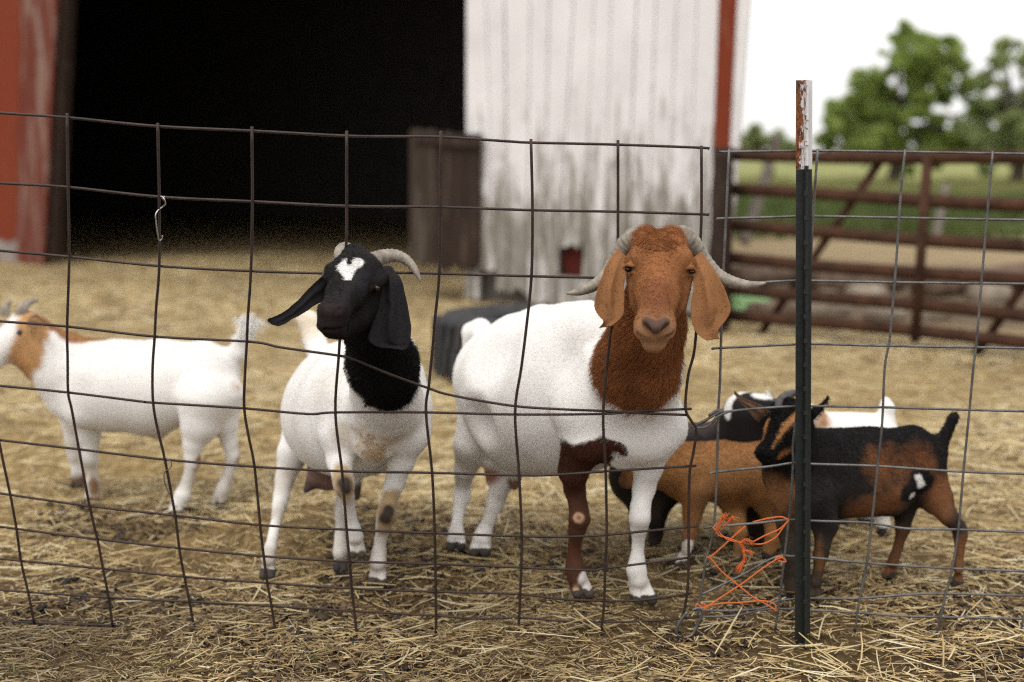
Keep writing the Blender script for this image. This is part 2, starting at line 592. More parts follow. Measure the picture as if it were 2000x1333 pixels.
# half door of brown planks leaning in the doorway
hd = [((800, 826), (800, 822), M_GREYWOOD, 252), ((827, 850), (823, 848), M_GREYWOOD, 253), ((851, 880), (849, 878), M_BROWNWOOD, 257), ((881, 908), (879, 906), M_BROWNWOOD, 260), ((909, 937), (907, 934), M_BROWNWOOD, 262)]
halfdoor = empty('half_door', Wp(868, 560, 0.03) * np.array([1, 1, 0]), 'low brown plank half door leaning at the right of the dark barn doorway', 'door')
for pt, pb, m, yt in hd:
    board('door_plank', pt, pb, 0.045 + random.uniform(-0.004, 0.004), 0.022, m, ybot=533 if pt[0] > 840 else 522, ztop=float(Wp(pt[0], yt, 0.045)[2]), jag=0.08, parent=halfdoor)
ra, rb = Wp(806, 262, 0.085), Wp(936, 274, 0.085)
ra2, rb2 = Wp(806, 278, 0.085), Wp(936, 290, 0.085)
mesh_obj('cross_rail', *prism([ra2, rb2, rb2 - wnor * 0.03, ra2 - wnor * 0.03], [ra, rb, rb - wnor * 0.03, ra - wnor * 0.03]), M_BROWNWOOD, halfdoor)
# shell of the barn
sL, sR = wall_s(Wp(-240, 500)), wall_s(Wp(1386, 500))
def wq(s, off, z):
    back = np.array([0.06, 0.998, 0.0])             # the side walls run almost straight back
    return A0 * np.array([1, 1, 0]) + wdir * s + back * (off / -np.dot(back, wnor)) + np.array([0, 0, z])
DEP = 9.0
def slab(name, s0, s1, o0, o1, z0, z1, mat):
    b = [wq(s0, o0, z0), wq(s1, o0, z0), wq(s1, o1, z0), wq(s0, o1, z0)]
    t = [wq(s0, o0, z1), wq(s1, o0, z1), wq(s1, o1, z1), wq(s0, o1, z1)]
    return mesh_obj(name, *prism(b, t), mat, barn)
sJ = wall_s(Wp(905, 300))
sP = wall_s(Wp(45, 500))
slab('inner_lining', sJ + 0.14, sR + 0.02, 0.09, 0.13, -0.02, 4.6, M_INSIDE)
slab('inner_lining', sL - 4.0, sP - 0.06, 0.31, 0.36, -0.02, 4.6, M_INSIDE)
slab('front_wall_plank', sL - 4.0, sL - 0.01, 0.0, 0.03, -0.02, 4.6, M_RED)
slab('side_wall', sR - 0.02, sR + 0.02, 0.14, DEP, -0.02, 4.6, M_WHITEWOOD)
slab('side_lining', sR - 0.08, sR - 0.03, 0.14, DEP, -0.02, 4.6, M_INSIDE)
slab('side_wall', sL - 4.05, sL - 4.0, 0.0, DEP, -0.02, 4.6, M_INSIDE)
slab('back_wall', sL - 4.0, sR, DEP, DEP + 0.05, -0.02, 4.6, M_INSIDE)
slab('raised_lintel', sP - 0.06, sJ + 0.14, 0.0, 0.2, 4.25, 4.6, M_INSIDE)  # out of view, set high so more skylight reaches the floor inside
slab('wall_head', sJ, sR + 0.03, 0.0, 0.025, 3.61, 4.6, M_WHITEWOOD)
slab('unseen_roof', sL - 4.3, sR + 0.10, -0.35, DEP + 0.3, 4.6, 4.75, M_GREYWOOD)  # out of view, added to keep the barn dark inside

# ------------------------------------------------------------------ gate and post behind the pen
gA, gB = P(1424, 640, 8.55), P(2010, 700, 7.25)
gdir = gB - gA
gdir[2] = 0
gl = np.linalg.norm(gdir)
gdir /= gl
gnor = np.array([gdir[1], -gdir[0], 0])
def Gp(px, py, off=0.0):
    d = ray(px, py)
    t = np.dot(gA + gnor * off - ORG, gnor) / np.dot(d, gnor)
    return ORG + d * t
gate = empty('pipe_gate', (gA + gB) / 2 * np.array([1, 1, 0]), 'long rusty brown pipe gate with diagonal braces behind the pen', 'gate')
for yl, yr, r in [(304, 310, 9), (371, 401, 9), (441, 482, 9), (505, 549, 9), (563, 617, 9), (614, 668, 9)]:
    a, b = Gp(1424, yl), Gp(2000, yr)
    b = a + (b - a) * 1.6
    pts = [a + (b - a) * u + np.array([0, 0, 0.006 * math.sin(u * 9 + yl)]) for u in np.linspace(0, 1, 9)]
    V, Fc = tube_geo(pts, 0.036, 12)
    mesh_obj('rail', V, Fc, M_RUSTPIPE, gate, True)
for p, q in [((1812, 305), (1787, 668)), ((1424, 302), (1418, 640)), ((2360, 302), (2345, 740))]:
    V, Fc = tube_geo([Gp(*p, 0.03), Gp(*q, 0.03)], 0.028, 12)
    mesh_obj('upright', V, Fc, M_RUSTPIPE, gate, True)
for p, q in [((1726, 306), (1484, 655)), ((2110, 395), (1905, 695))]:
    V, Fc = tube_geo([Gp(*p, -0.045), Gp(*q, -0.045)], 0.024, 12)
    mesh_obj('brace', V, Fc, M_RUSTPIPE, gate, True)
b0 = P(1399, 650, 8.45)
pb = G(1399, 652)
Vp = []
pz = float(P(1402, 288, pb[1])[2])
geo = []
path = [pb + np.array([0, 0, -0.1]), pb + np.array([0.005, 0, 0.4]), pb + np.array([0.012, 0, 0.8]), np.array([pb[0] + 0.02, pb[1], pz])]
V, Fc = tube_geo(catmull(path, 4), [0.058 + 0.004 * math.sin(i * 1.7) for i in range(13)], 12)
gp_ = mesh_obj('gate_post', V, Fc, M_BROWNWOOD, None, True)
tag(gp_, 'dark brown wooden gate post against the right corner of the barn', 'post')

# leaning poles beyond the gate
def pole(name, pts, r, mat, label, cat):
    V, Fc = tube_geo(catmull([P(*p) for p in pts], 5), np.linspace(r * 1.1, r * 0.8, 5 * (len(pts) - 1) + 1), 10)
    return tag(mesh_obj(name, V, Fc, mat, None, True), label, cat)
M_POLE = m_simple('grey_pole', (0.14, 0.12, 0.105), (0.26, 0.23, 0.205), 9)
pole('leaning_pole', [(1452, 478, 15.5), (1480, 392, 15.5), (1502, 320, 15.5), (1519, 262, 15.4)], 0.058, M_POLE, 'grey weathered pole leaning beyond the gate near the barn', 'pole')
pole('short_stake', [(1826, 470, 16), (1836, 420, 16), (1848, 360, 16)], 0.05, M_POLE, 'short grey stake standing beyond the gate upright', 'stake')

# clutter on the ground beyond the gate
def rock_geo(c, r, seed, flat=0.6):
    V, Fc = [], []
    nu, nv = 14, 8
    for j in range(nv + 1):
        th = math.pi * j / nv
        for i in range(nu):
            ph = 2 * math.pi * i / nu
            V.append((math.sin(th) * math.cos(ph), math.sin(th) * math.sin(ph), math.cos(th)))
    V = np.array(V)
    n = fnoise(V + seed * 7.3, 1.3, 3)[:, None]
    V = V * (0.62 + 0.8 * n) * np.array([r, r * 0.8, r * flat]) + c
    for j in range(nv):
        for i in range(nu):
            i2 = (i + 1) % nu
            Fc.append((j * nu + i, (j + 1) * nu + i, (j + 1) * nu + i2, j * nu + i2))
    return V, Fc
def on_ground(px, py, lift=0.0):
    p = G(px, py)
    return p + np.array([0, 0, lift])
rocks = [(1612, 612, 0.26, 'broad pale stone on the ground beyond the gate, left of the others'), (1728, 622, 0.17, 'round pale stone beyond the gate just left of the upright'), (1822, 622, 0.16, 'pale stone beyond the gate just right of the upright'), (1690, 590, 0.22, 'dull stone lying farther off beyond the gate braces'), (1930, 585, 0.24, 'dusky stone beyond the right end of the gate')]
for k, (px, py, r, lab) in enumerate(rocks):
    r *= 0.72
    V, Fc = rock_geo(on_ground(px, py, r * 0.25), r, k + 1)
    tag(mesh_obj('stone', V, Fc, M_STONE, None, True), lab, 'stone', 'stones beyond the gate')
logs = [((1440, 560), (1560, 548), 0.09, 'old log lying beyond the gate close to the barn corner'), ((1590, 575), (1760, 566), 0.10, 'long old log lying beyond the middle of the gate'), ((1800, 580), (2010, 560), 0.11, 'thick old log beyond the right part of the gate'), ((1470, 632), (1560, 622), 0.07, 'short log just behind the foot of the gate')]
for p, q, r, lab in logs:
    a, b = on_ground(*p, r * 0.8), on_ground(*q, r * 0.8)
    pts = [a + (b - a) * u + np.array([0, 0, random.uniform(-0.01, 0.02)]) for u in np.linspace(0, 1, 6)]
    V, Fc = tube_geo(pts, [r * random.uniform(0.85, 1.1) for _ in range(6)], 12)
    tag(mesh_obj('log', V, Fc, M_LOG, None, True), lab, 'log', 'logs beyond the gate')
# pale green tub turned over
c = on_ground(1452, 622)
prof = [(0.20, 0.0), (0.205, 0.02), (0.19, 0.03), (0.17, 0.14), (0.155, 0.165), (0.0, 0.17)]
V, Fc = [], []
for r, z in prof:
    for i in range(20):
        a = 2 * math.pi * i / 20
        V.append((c[0] + r * math.cos(a), c[1] + r * math.sin(a), c[2] + z))
for j in range(len(prof) - 1):
    for i in range(20):
        Fc.append((j * 20 + i, j * 20 + (i + 1) % 20, (j + 1) * 20 + (i + 1) % 20, (j + 1) * 20 + i))
tag(mesh_obj('upturned_tub', V, Fc, M_TUB, None, True), 'pale green tub turned upside down behind the rusty gate', 'tub')

# ------------------------------------------------------------------ lying tyre
tc = P(1040, 760, gY(1040, 752) + 0.35)
tc[2] = 0
tyre = empty('old_tyre', tc, 'dusty black tyre lying on the straw behind the brown-headed goat', 'tyre')
R, Hh = 0.47, 0.30
prof = [(0.27, 0.03), (0.34, 0.0), (0.42, 0.0), (0.455, 0.025), (0.47, 0.07), (0.475, 0.15), (0.47, 0.23), (0.455, 0.275), (0.42, 0.30), (0.34, 0.30), (0.27, 0.27), (0.25, 0.25), (0.30, 0.22), (0.40, 0.20), (0.41, 0.1), (0.30, 0.08), (0.25, 0.05)]
V, Fc = [], []
nt = 64
for r, z in prof:
    for i in range(nt):
        a = 2 * math.pi * i / nt
        V.append((tc[0] + r * math.cos(a), tc[1] + r * math.sin(a), z))
for j in range(len(prof)):
    j2 = (j + 1) % len(prof)
    for i in range(nt):
        Fc.append((j * nt + i, j * nt + (i + 1) % nt, j2 * nt + (i + 1) % nt, j2 * nt + i))
mesh_obj('carcass', V, Fc, M_RUBBER, tyre, True)
geo = []
for i in range(40):
    a0 = 2 * math.pi * i / 40
    for (z0, z1, da) in ((0.03, 0.14, 0.0), (0.16, 0.27, 0.075)):
        pts = []
        for (aa, zz) in ((a0 + da, z0), (a0 + da + 0.09, z0), (a0 + da + 0.13, z1), (a0 + da + 0.04, z1)):
            pts.append((aa, zz))
        lo = [np.array([tc[0] + 0.465 * math.cos(a), tc[1] + 0.465 * math.sin(a), z]) for a, z in pts]
        hi = [np.array([tc[0] + 0.49 * math.cos(a), tc[1] + 0.49 * math.sin(a), z]) for a, z in pts]
        geo.append(prism(lo, hi))
mesh_obj('tread', *join_geo(geo), M_RUBBER, tyre)

# ------------------------------------------------------------------ trees and grass beyond
def leaf_quads(centres, n_each, size, spread, seed):
    r = np.random.default_rng(seed)
    cs = []
    for c, rad, n in centres:
        m = int(n_each * n)
        d = r.normal(size=(m, 3))
        d /= np.linalg.norm(d, axis=1)[:, None]
        rr = rad * (r.random(m) ** 0.45)[:, None]
        cs.append(c + d * rr * np.array([1, 1, 0.85]))
    cs = np.vstack(cs)
    keep = fnoise(cs, spread, 2) > 0.35
    cs = cs[keep]
    m = len(cs)
    a = r.normal(size=(m, 3))
    a /= np.linalg.norm(a, axis=1)[:, None]
    b = np.cross(a, r.normal(size=(m, 3)))
    b /= np.linalg.norm(b, axis=1)[:, None]
    s = size * (0.6 + 0.8 * r.random((m, 1)))
    V = np.stack([cs - a * s, cs + b * s * 0.5, cs + a * s, cs - b * s * 0.5], 1).reshape(-1, 3)
    Fq = np.arange(m * 4).reshape(m, 4)
    return V, Fq
def tree(name, base_px, Y, clumps, label, mat, n_each, size, seed, group):
    base = P(base_px, 310, Y)
    base[2] = 0
    t = empty(name, base, label, 'tree', group)
    r = random.Random(seed)
    cen = []
    for (px, py, rp, w) in clumps:
        s = SC(px, py, Y)
        c = P(px, py, Y)
        c[1] += r.uniform(-1, 1) * rp * s * 1.2
        cen.append((c, rp * s * 0.62, w * 0.35))
        for j in range(7):
            d = np.array([r.gauss(0, 1), r.gauss(0, 1), r.gauss(0, 0.8)])
            d /= np.linalg.norm(d)
            cen.append((c + d * rp * s * r.uniform(0.45, 1.0), rp * s * r.uniform(0.22, 0.42), w * 0.13))
    top = base.copy()
    hmax = max(c[2] for c, _, _ in cen)
    top[2] = hmax * 0.45
    mid = base + (top - base) * 0.5 + np.array([0.15, 0, 0])
    geo = [tube_geo(catmull([base - np.array([0, 0, 0.2]), mid, top], 5), np.linspace(0.30, 0.17, 11), 10)]
    mesh_obj('trunk', *geo[0], M_BARK, t, True)
    limbs = []
    for c, rad, w in cen[::8]:
        st = base + (top - base) * r.uniform(0.55, 1.0)
        m = (st + c) / 2 + np.array([0, 0, 0.25])
        limbs.append(tube_geo(catmull([st, m, c], 4), np.linspace(0.11, 0.03, 9), 6))
    mesh_obj('limbs', *join_geo(limbs), M_BARK, t, True)
    V, Fq = leaf_quads(cen, n_each, size, 0.9, seed)
    mesh_obj('crown', V, Fq, mat, t)
    return t
T1 = [(1800, 95, 48, 1.1), (1748, 118, 42, 1), (1850, 118, 44, 1), (1705, 155, 46, 1), (1770, 160, 40, 1), (1890, 165, 44, 0.9), (1668, 205, 44, 1), (1720, 225, 52, 1.3), (1780, 235, 50, 1.3), (1640, 255, 50, 1.2), (1690, 272, 48, 1.3), (1760, 285, 50, 1.3), (1845, 265, 42, 1), (1905, 215, 40, 0.8), (1900, 285, 46, 1.1), (1840, 195, 26, 0.6), (1615, 285, 34, 1), (1735, 190, 46, 1.2), (1690, 190, 40, 1), (1810, 140, 44, 1), (1660, 290, 40, 1.2), (1720, 296, 40, 1.2), (1800, 292, 44, 1.2), (1850, 296, 44, 1.2), (1830, 240, 30, 0.5), (1640, 215, 34, 0.8), (1870, 90, 24, 0.5), (1765, 70, 28, 0.7)]
tree('leafy_tree', 1745, 52, T1, 'big round green tree beyond the field, just right of the steel post', M_LEAF, 560, 0.16, 21, 'trees beyond the field')
T2 = [(1975, 95, 32, 0.55), (1948, 150, 36, 0.5), (1998, 165, 42, 0.6), (1965, 215, 44, 0.7), (2030, 220, 60, 0.9), (1945, 270, 44, 1.0), (2000, 282, 50, 1.1), (2060, 285, 60, 1.0), (2050, 130, 60, 0.7), (1935, 205, 30, 0.7), (1920, 250, 40, 0.9), (1960, 180, 40, 0.8), (1990, 120, 36, 0.6), (1940, 120, 24, 0.4), (1975, 250, 46, 1.0), (1930, 295, 40, 1.0)]
tree('sparse_tree', 1985, 50, T2, 'thin grey-green tree at the right edge of the view', M_LEAF2, 520, 0.16, 22, 'trees beyond the field')
T3 = [(1478, 275, 26, 1), (1508, 280, 30, 1), (1450, 288, 26, 1), (1540, 290, 26, 0.9), (1560, 296, 22, 0.9), (1476, 252, 10, 0.4)]
tree('small_tree', 1495, 60, T3, 'low far green tree between the barn corner and the steel post', M_LEAF2, 500, 0.18, 23, 'trees beyond the field')
def blades(n, x0, x1, y0, y1, h0, h1, w, mat, name, seed, clump):
    r = np.random.default_rng(seed)
    x = r.uniform(x0, x1, n)
    y = r.uniform(y0, y1, n)
    keep = fnoise(np.stack([x, y, x * 0], 1), clump, 2) > 0.40
    x, y = x[keep], y[keep]
    # only beyond the slanting gate line, on the yard side nothing grows
    m = len(x)
    h = r.uniform(h0, h1, m)
    a = r.uniform(0, 2 * np.pi, m)
    dx, dy = np.cos(a) * w, np.sin(a) * w
    lx, ly = r.normal(0, 0.35, m) * h, r.normal(0, 0.35, m) * h
    z = np.zeros(m) - 0.01
    V = np.stack([np.stack([x - dx, y - dy, z], 1), np.stack([x + dx, y + dy, z], 1), np.stack([x + dx * 0.6 + lx * 0.4, y + dy * 0.6 + ly * 0.4, h * 0.6], 1), np.stack([x + lx, y + ly, h], 1)], 1).reshape(-1, 3)
    return stuff(mesh_obj(name, V, np.arange(m * 4).reshape(m, 4), mat))
o = blades(26000, 1.5, 16, 18.5, 34, 0.12, 0.38, 0.018, M_GRASS, 'green_grass', 31, 0.8)
tag(o, 'strip of lush dark green grass beyond the gate', 'grass')
o = blades(26000, 2, 32, 34, 62, 0.15, 0.40, 0.03, M_DRYGRASS, 'dry_grass', 32, 0.5)
tag(o, 'pale yellow-green grass of the far field', 'grass')

# ------------------------------------------------------------------ straw on the ground
def straw_mesh(name, x, y, L, w, seed, tint, lift=0.012):
    r = np.random.default_rng(seed)
    m = len(x)
    a = r.uniform(0, 2 * np.pi, m)
    dx, dy = np.cos(a), np.sin(a)
    bend = r.normal(0, 0.18, m) * (r.random(m) < 0.3) + r.normal(0, 0.03, m)
    tilt = r.normal(0, 0.10, m)
    za = ground_h(x - dx * L * 0.5, y - dy * L * 0.5)
    zb = ground_h(x + dx * L * 0.5, y + dy * L * 0.5)
    zmid = np.maximum((za + zb) / 2, ground_h(x, y) - 0.004)
    base = lift * r.random(m) + 0.003
    rows = []
    for s in (-0.5, -0.17, 0.17, 0.5):
        cx = x + dx * L * s - dy * L * bend * (s * s * 2 - 0.25)
        cy = y + dy * L * s + dx * L * bend * (s * s * 2 - 0.25)
        cz = zmid + (zb - za) * s + np.abs(tilt) * L * (s + 0.5) * 0.8 + base
        rows.append((cx, cy, cz))
    V = []
    for k, (cx, cy, cz) in enumerate(rows):
        ww = w * (1.0 if k in (1, 2) else 0.75)
        V.append(np.stack([cx - dy * ww, cy + dx * ww, cz - ww * 0.3], 1))
        V.append(np.stack([cx, cy, cz + ww * 0.9], 1))
        V.append(np.stack([cx + dy * ww, cy - dx * ww, cz - ww * 0.3], 1))
    V = np.stack(V, 1)                              # m,12,3
    b = (np.arange(m) * 12)[:, None]
    Fq = []
    for k in range(3):
        Fq.append(b + np.array([3 * k, 3 * k + 1, 3 * k + 4, 3 * k + 3]))
        Fq.append(b + np.array([3 * k + 1, 3 * k + 2, 3 * k + 5, 3 * k + 4]))
    Fq = np.stack(Fq, 1).reshape(-1, 4)
    pal = np.array([(0.62, 0.515, 0.30), (0.53, 0.405, 0.20), (0.42, 0.30, 0.135), (0.27, 0.178, 0.082), (0.12, 0.078, 0.040), (0.66, 0.585, 0.40)])
    pi = r.choice(len(pal), m, p=tint)
    c = pal[pi] * r.uniform(0.8, 1.15, (m, 1))
    wet = np.clip((fnoise(np.stack([x, y, x * 0 + 3], 1), 1.7, 3) - 0.40) * 3.0, 0, 1) * np.clip((3.5 - y) / 0.5, 0.25, 1)   # damp, soil-stained straw
    c = c * (1 - 0.6 * wet[:, None])
    cols = np.repeat(c, 12, axis=0)
    return V.reshape(-1, 3), Fq, cols
def scatter(n, x0, x1, y0, y1, seed, dens):
    r = np.random.default_rng(seed)
    x = r.uniform(x0, x1, n)
    y = r.uniform(y0, y1, n)
    p = dens(x, y)
    k = r.random(n) < p
    return x[k], y[k]
def patch(x, y, s, o=0.0):
    return fnoise(np.stack([x + o, y, x * 0], 1), s, 3)
SR = np.random.default_rng(5)
BARE = [(G(1080, 1262), 0.30, 0.085), (G(300, 1275), 0.26, 0.06), (G(720, 1300), 0.22, 0.05), (G(1330, 1295), 0.22, 0.07), (G(250, 1055), 0.22, 0.12), (G(1180, 1195), 0.28, 0.10), (G(660, 1190), 0.2, 0.06)]
def bare(x, y):
    f = np.ones_like(x)
    n = (patch(x, y, 7.0, 21) - 0.5) * 1.6
    for c, a, b in BARE:
        d = ((x - c[0]) / a) ** 2 + ((y - c[1]) / b) ** 2 + n
        f = np.minimum(f, np.clip((d - 0.45) * 1.3, 0.10, 1))
    return f
parts = []
# fine chaff, everywhere near
x, y = scatter(80000, -1.6, 1.7, 2.2, 4.6, 41, lambda x, y: np.clip((patch(x, y, 3.2) - 0.36) * 3.0, 0.22, 1) * np.maximum(bare(x, y), 0.45))
parts.append(straw_mesh('s', x, y, SR.uniform(0.012, 0.05, len(x)), SR.uniform(0.0007, 0.0016, len(x)), 51, [0.08, 0.17, 0.24, 0.28, 0.21, 0.02]))
x, y = scatter(26000, -1.5, 1.6, 2.3, 3.4, 47, lambda x, y: 1.0 - 0.75 * bare(x, y))
parts.append(straw_mesh('s', x, y, SR.uniform(0.006, 0.03, len(x)), SR.uniform(0.0006, 0.0014, len(x)), 57, [0.05, 0.12, 0.20, 0.32, 0.30, 0.01]))
# long stalks in front of and just behind the wire
def dnear(x, y):
    d = np.clip((patch(x, y, 3.4, 9) - 0.42) * 3.2, 0.12, 0.8)
    d = np.where((x > 0.45) & (y < 3.15), np.clip(d + 0.30, 0, 1), d)
    return d * bare(x, y)
x, y = scatter(6000, -1.5, 1.6, 2.3, 4.3, 42, dnear)
parts.append(straw_mesh('s', x, y, SR.gamma(2.4, 0.028, len(x)) + 0.03, SR.uniform(0.0009, 0.0020, len(x)), 52, [0.22, 0.26, 0.20, 0.15, 0.07, 0.10], 0.03))
# middle distance
x, y = scatter(52000, -2.6, 2.8, 4.2, 8.6, 43, lambda x, y: np.clip((patch(x, y, 1.3, 3) - 0.30) * 3.0, 0.10, 1))
parts.append(straw_mesh('s', x, y, SR.uniform(0.04, 0.14, len(x)), SR.uniform(0.0015, 0.0028, len(x)), 53, [0.22, 0.26, 0.22, 0.16, 0.08, 0.06]))
x, y = scatter(16000, -6.0, 2.0, 8.4, 15.5, 44, lambda x, y: np.clip((patch(x, y, 0.9, 3) - 0.3) * 3.0, 0.1, 1))
parts.append(straw_mesh('s', x, y, SR.uniform(0.06, 0.2, len(x)), SR.uniform(0.003, 0.005, len(x)), 54, [0.20, 0.26, 0.22, 0.18, 0.10, 0.04]))
V = np.vstack([p[0] for p in parts])
offs = np.cumsum([0] + [len(p[0]) for p in parts[:-1]])
Fq = np.vstack([p[1] + o for p, o in zip(parts, offs)])
C = np.vstack([p[2] for p in parts])
straw = stuff(mesh_obj('straw', V, Fq, M_STRAW, None, True, C))
tag(straw, 'loose golden straw trampled over the brown soil', 'straw')
def clods(n, x0, x1, y0, y1, seed):
    r = np.random.default_rng(seed)
    x, y = r.uniform(x0, x1, n), r.uniform(y0, y1, n)
    k = patch(x, y, 3.0, 17) < 0.52
    x, y = x[k], y[k]
    m = len(x)
    sz = r.gamma(2.0, 0.0016, m) + 0.0012
    oct_ = np.array([(1, 0, 0), (0, 1, 0), (-1, 0, 0), (0, -1, 0), (0, 0, 0.9), (0, 0, -0.9)], float)
    J = oct_[None] * r.uniform(0.6, 1.3, (m, 6, 3)) + r.normal(0, 0.2, (m, 6, 3))
    V = J * sz[:, None, None] + np.stack([x, y, ground_h(x, y) + sz * 0.4], 1)[:, None]
    tr = np.array([(0, 1, 4), (1, 2, 4), (2, 3, 4), (3, 0, 4), (1, 0, 5), (2, 1, 5), (3, 2, 5), (0, 3, 5)])
    Fq = ((np.arange(m) * 6)[:, None, None] + tr[None]).reshape(-1, 3)
    pal = np.array([(0.03, 0.02, 0.013), (0.07, 0.043, 0.025), (0.12, 0.075, 0.042), (0.012, 0.010, 0.009)])
    c = pal[r.choice(4, m, p=[0.35, 0.3, 0.2, 0.15])] * r.uniform(0.7, 1.3, (m, 1))
    return V.reshape(-1, 3), Fq, np.repeat(c, 6, 0)
V, Fq, C = clods(42000, -1.4, 1.5, 2.3, 4.2, 61)
o = stuff(mesh_obj('soil_crumbs', V, Fq, M_STRAW, None, False, C))
tag(o, 'dark crumbs of soil and droppings between the straw', 'soil')
# a little grass growing between the straw in front
gb = []
for k, (px, py) in enumerate([(300, 1305), (40, 1315), (1550, 1300), (620, 1290), (1560, 1262), (330, 1300), (1240, 1318)]):
    c = G(px, py)
    for j in range(9):
        a = random.uniform(0, 6.28)
        h = random.uniform(0.012, 0.035)
        o2 = c + np.array([random.uniform(-0.02, 0.02), random.uniform(-0.02, 0.02), -0.002])
        d = np.array([math.cos(a), math.sin(a), 0])
        n = np.array([-d[1], d[0], 0])
        gb.append(([o2 - n * 0.0012, o2 + n * 0.0012, o2 + d * h * 0.5 + np.array([0, 0, h]), o2 + d * h * 0.5 - n * 0.0004 + np.array([0, 0, h])], [(0, 1, 2, 3)]))
o = stuff(mesh_obj('grass_tufts', *join_geo(gb), M_GRASS))
tag(o, 'tiny green grass blades sprouting in the straw in front', 'grass')

# ------------------------------------------------------------------ wire panels
def YL(px, py):
    t = np.clip((1230 - py) / 960.0, 0, 1.05)
    lean = np.interp(px, [0, 700, 1380], [0.17, 0.15, 0.09])
    yb = np.interp(px, [-60, 0, 378, 700, 1011, 1380], [3.13, 3.12, 3.085, 3.045, 3.035, 3.04])
    return float(yb - lean * t)
def YR(px, py):
    t = np.clip((1230 - py) / 960.0, 0, 1.05)
    return float(3.065 - 0.02 * t + max(0, 1420 - px) * -0.0002)
WR = 0.0028
def wire(name, pts, Yf, off, mat, parent, r=WR, n=5):
    pts3 = [P(px, py, Yf(px, py) + off) for px, py in pts]
    V, Fc = tube_geo(catmull(pts3, n), r, 8)
    return mesh_obj(name, V, Fc, mat, parent, True)
panelL = empty('wire_fence', G(690, 1235), 'rusty brown wire fence panel with bent rods in front of the goats', 'fence panel', 'wire fence panels')
LH = [
 [(-40, 217), (0, 221), (130, 230), (305, 247), (490, 256), (677, 266), (770, 267), (860, 268), (1000, 277), (1038, 279), (1207, 283), (1370, 289), (1382, 291)],
 [(-40, 355), (0, 358), (132, 366), (310, 385), (492, 394), (677, 403), (860, 405), (1040, 411), (1207, 414), (1370, 419), (1380, 420)],
 [(-40, 486), (0, 490), (135, 502), (310, 520), (490, 530), (620, 534), (684, 535)],
 [(768, 533), (860, 535), (1000, 539), (1038, 540), (1165, 543), (1212, 544)],
 [(-40, 623), (0, 628), (130, 638), (305, 658), (490, 668), (549, 679), (661, 695), (690, 702), (760, 731), (835, 758), (880, 772), (1000, 793), (1100, 800), (1175, 803), (1260, 808), (1342, 811)],
 [(-40, 750), (0, 754), (133, 767), (270, 784), (300, 787), (477, 798), (600, 809), (655, 806), (833, 806), (1000, 810), (1175, 809), (1240, 804), (1351, 799)],
 [(-40, 855), (0, 860), (154, 878), (322, 898), (497, 912), (670, 921), (845, 924), (1018, 929), (1100, 927), (1185, 921), (1360, 910)],
 [(-40, 959), (0, 964), (175, 989), (340, 1007), (508, 1026), (678, 1035), (850, 1042), (1019, 1048), (1100, 1049), (1185, 1045), (1363, 1028)],
 [(-40, 1023), (0, 1029), (186, 1053), (350, 1071), (515, 1087), (682, 1097), (850, 1102), (1018, 1109), (1150, 1114), (1187, 1110), (1358, 1088)],
 [(-40, 1088), (0, 1092), (200, 1111), (360, 1127), (522, 1139), (688, 1150), (850, 1156), (1016, 1161), (1090, 1170), (1180, 1174), (1250, 1173), (1353, 1159)],
 [(-40, 1150), (0, 1153), (215, 1168), (375, 1176), (530, 1184), (692, 1194), (850, 1203), (930, 1209), (1014, 1207), (1100, 1214), (1180, 1216), (1290, 1212), (1370, 1205)],
 [(-40, 1211), (0, 1213), (67, 1217), (220, 1222), (378, 1227), (540, 1233), (700, 1240), (1010, 1243), (1180, 1240)]]
LV = [
 [(-48, 212), (-44, 500), (-32, 700), (0, 872), (20, 967), (32, 1033), (41, 1096), (55, 1158), (67, 1219)],
 [(131, 222), (133, 366), (135, 502), (131, 638), (132, 700), (133, 767), (140, 800), (154, 877), (175, 989), (190, 1053), (201, 1111), (212, 1168), (220, 1225)],
 [(308, 241), (310, 330), (311, 385), (311, 520), (305, 600), (302, 658), (298, 720), (299, 787), (308, 840), (322, 898), (342, 1007), (350, 1071), (360, 1127), (370, 1176), (380, 1230)],
 [(492, 248), (493, 394), (490, 530), (484, 620), (482, 668), (478, 740), (477, 798), (485, 850), (497, 912), (508, 1025), (515, 1086), (522, 1138), (530, 1183), (538, 1235)],
 [(677, 256), (677, 403), (676, 480), (668, 590), (662, 690), (655, 806), (668, 921), (677, 1035), (683, 1097), (687, 1150), (692, 1194), (697, 1242)],
 [(861, 256), (860, 405), (858, 535), (850, 620), (845, 680), (838, 750), (832, 806), (844, 924), (849, 1042), (850, 1102), (851, 1156), (852, 1240)],
 [(1037, 272), (1040, 411), (1038, 540), (1028, 640), (1018, 720), (1006, 806), (1014, 929), (1019, 1048), (1018, 1109), (1016, 1160), (1014, 1207), (1011, 1243)],
 [(1207, 274), (1207, 414), (1206, 490), (1198, 600), (1188, 690), (1178, 808), (1183, 921), (1185, 1045), (1182, 1110), (1180, 1175), (1174, 1240)],
 [(1370, 285), (1370, 419), (1367, 490), (1363, 580), (1357, 680), (1344, 735), (1339, 797), (1350, 822), (1360, 840), (1354, 886), (1347, 925), (1345, 1023), (1345, 1101), (1342, 1160), (1333, 1209)]]
for pts in LH:
    wire('horizontal_rod', pts, YL, 0.003, M_RUSTWIRE, panelL)
for pts in LV:
    wire('vertical_rod', pts, YL, -0.003, M_RUSTWIRE, panelL, WR * 1.08)
panelR = empty('wire_fence', G(1720, 1235), 'grey galvanised wire fence panel to the right, behind the steel post', 'fence panel', 'wire fence panels')
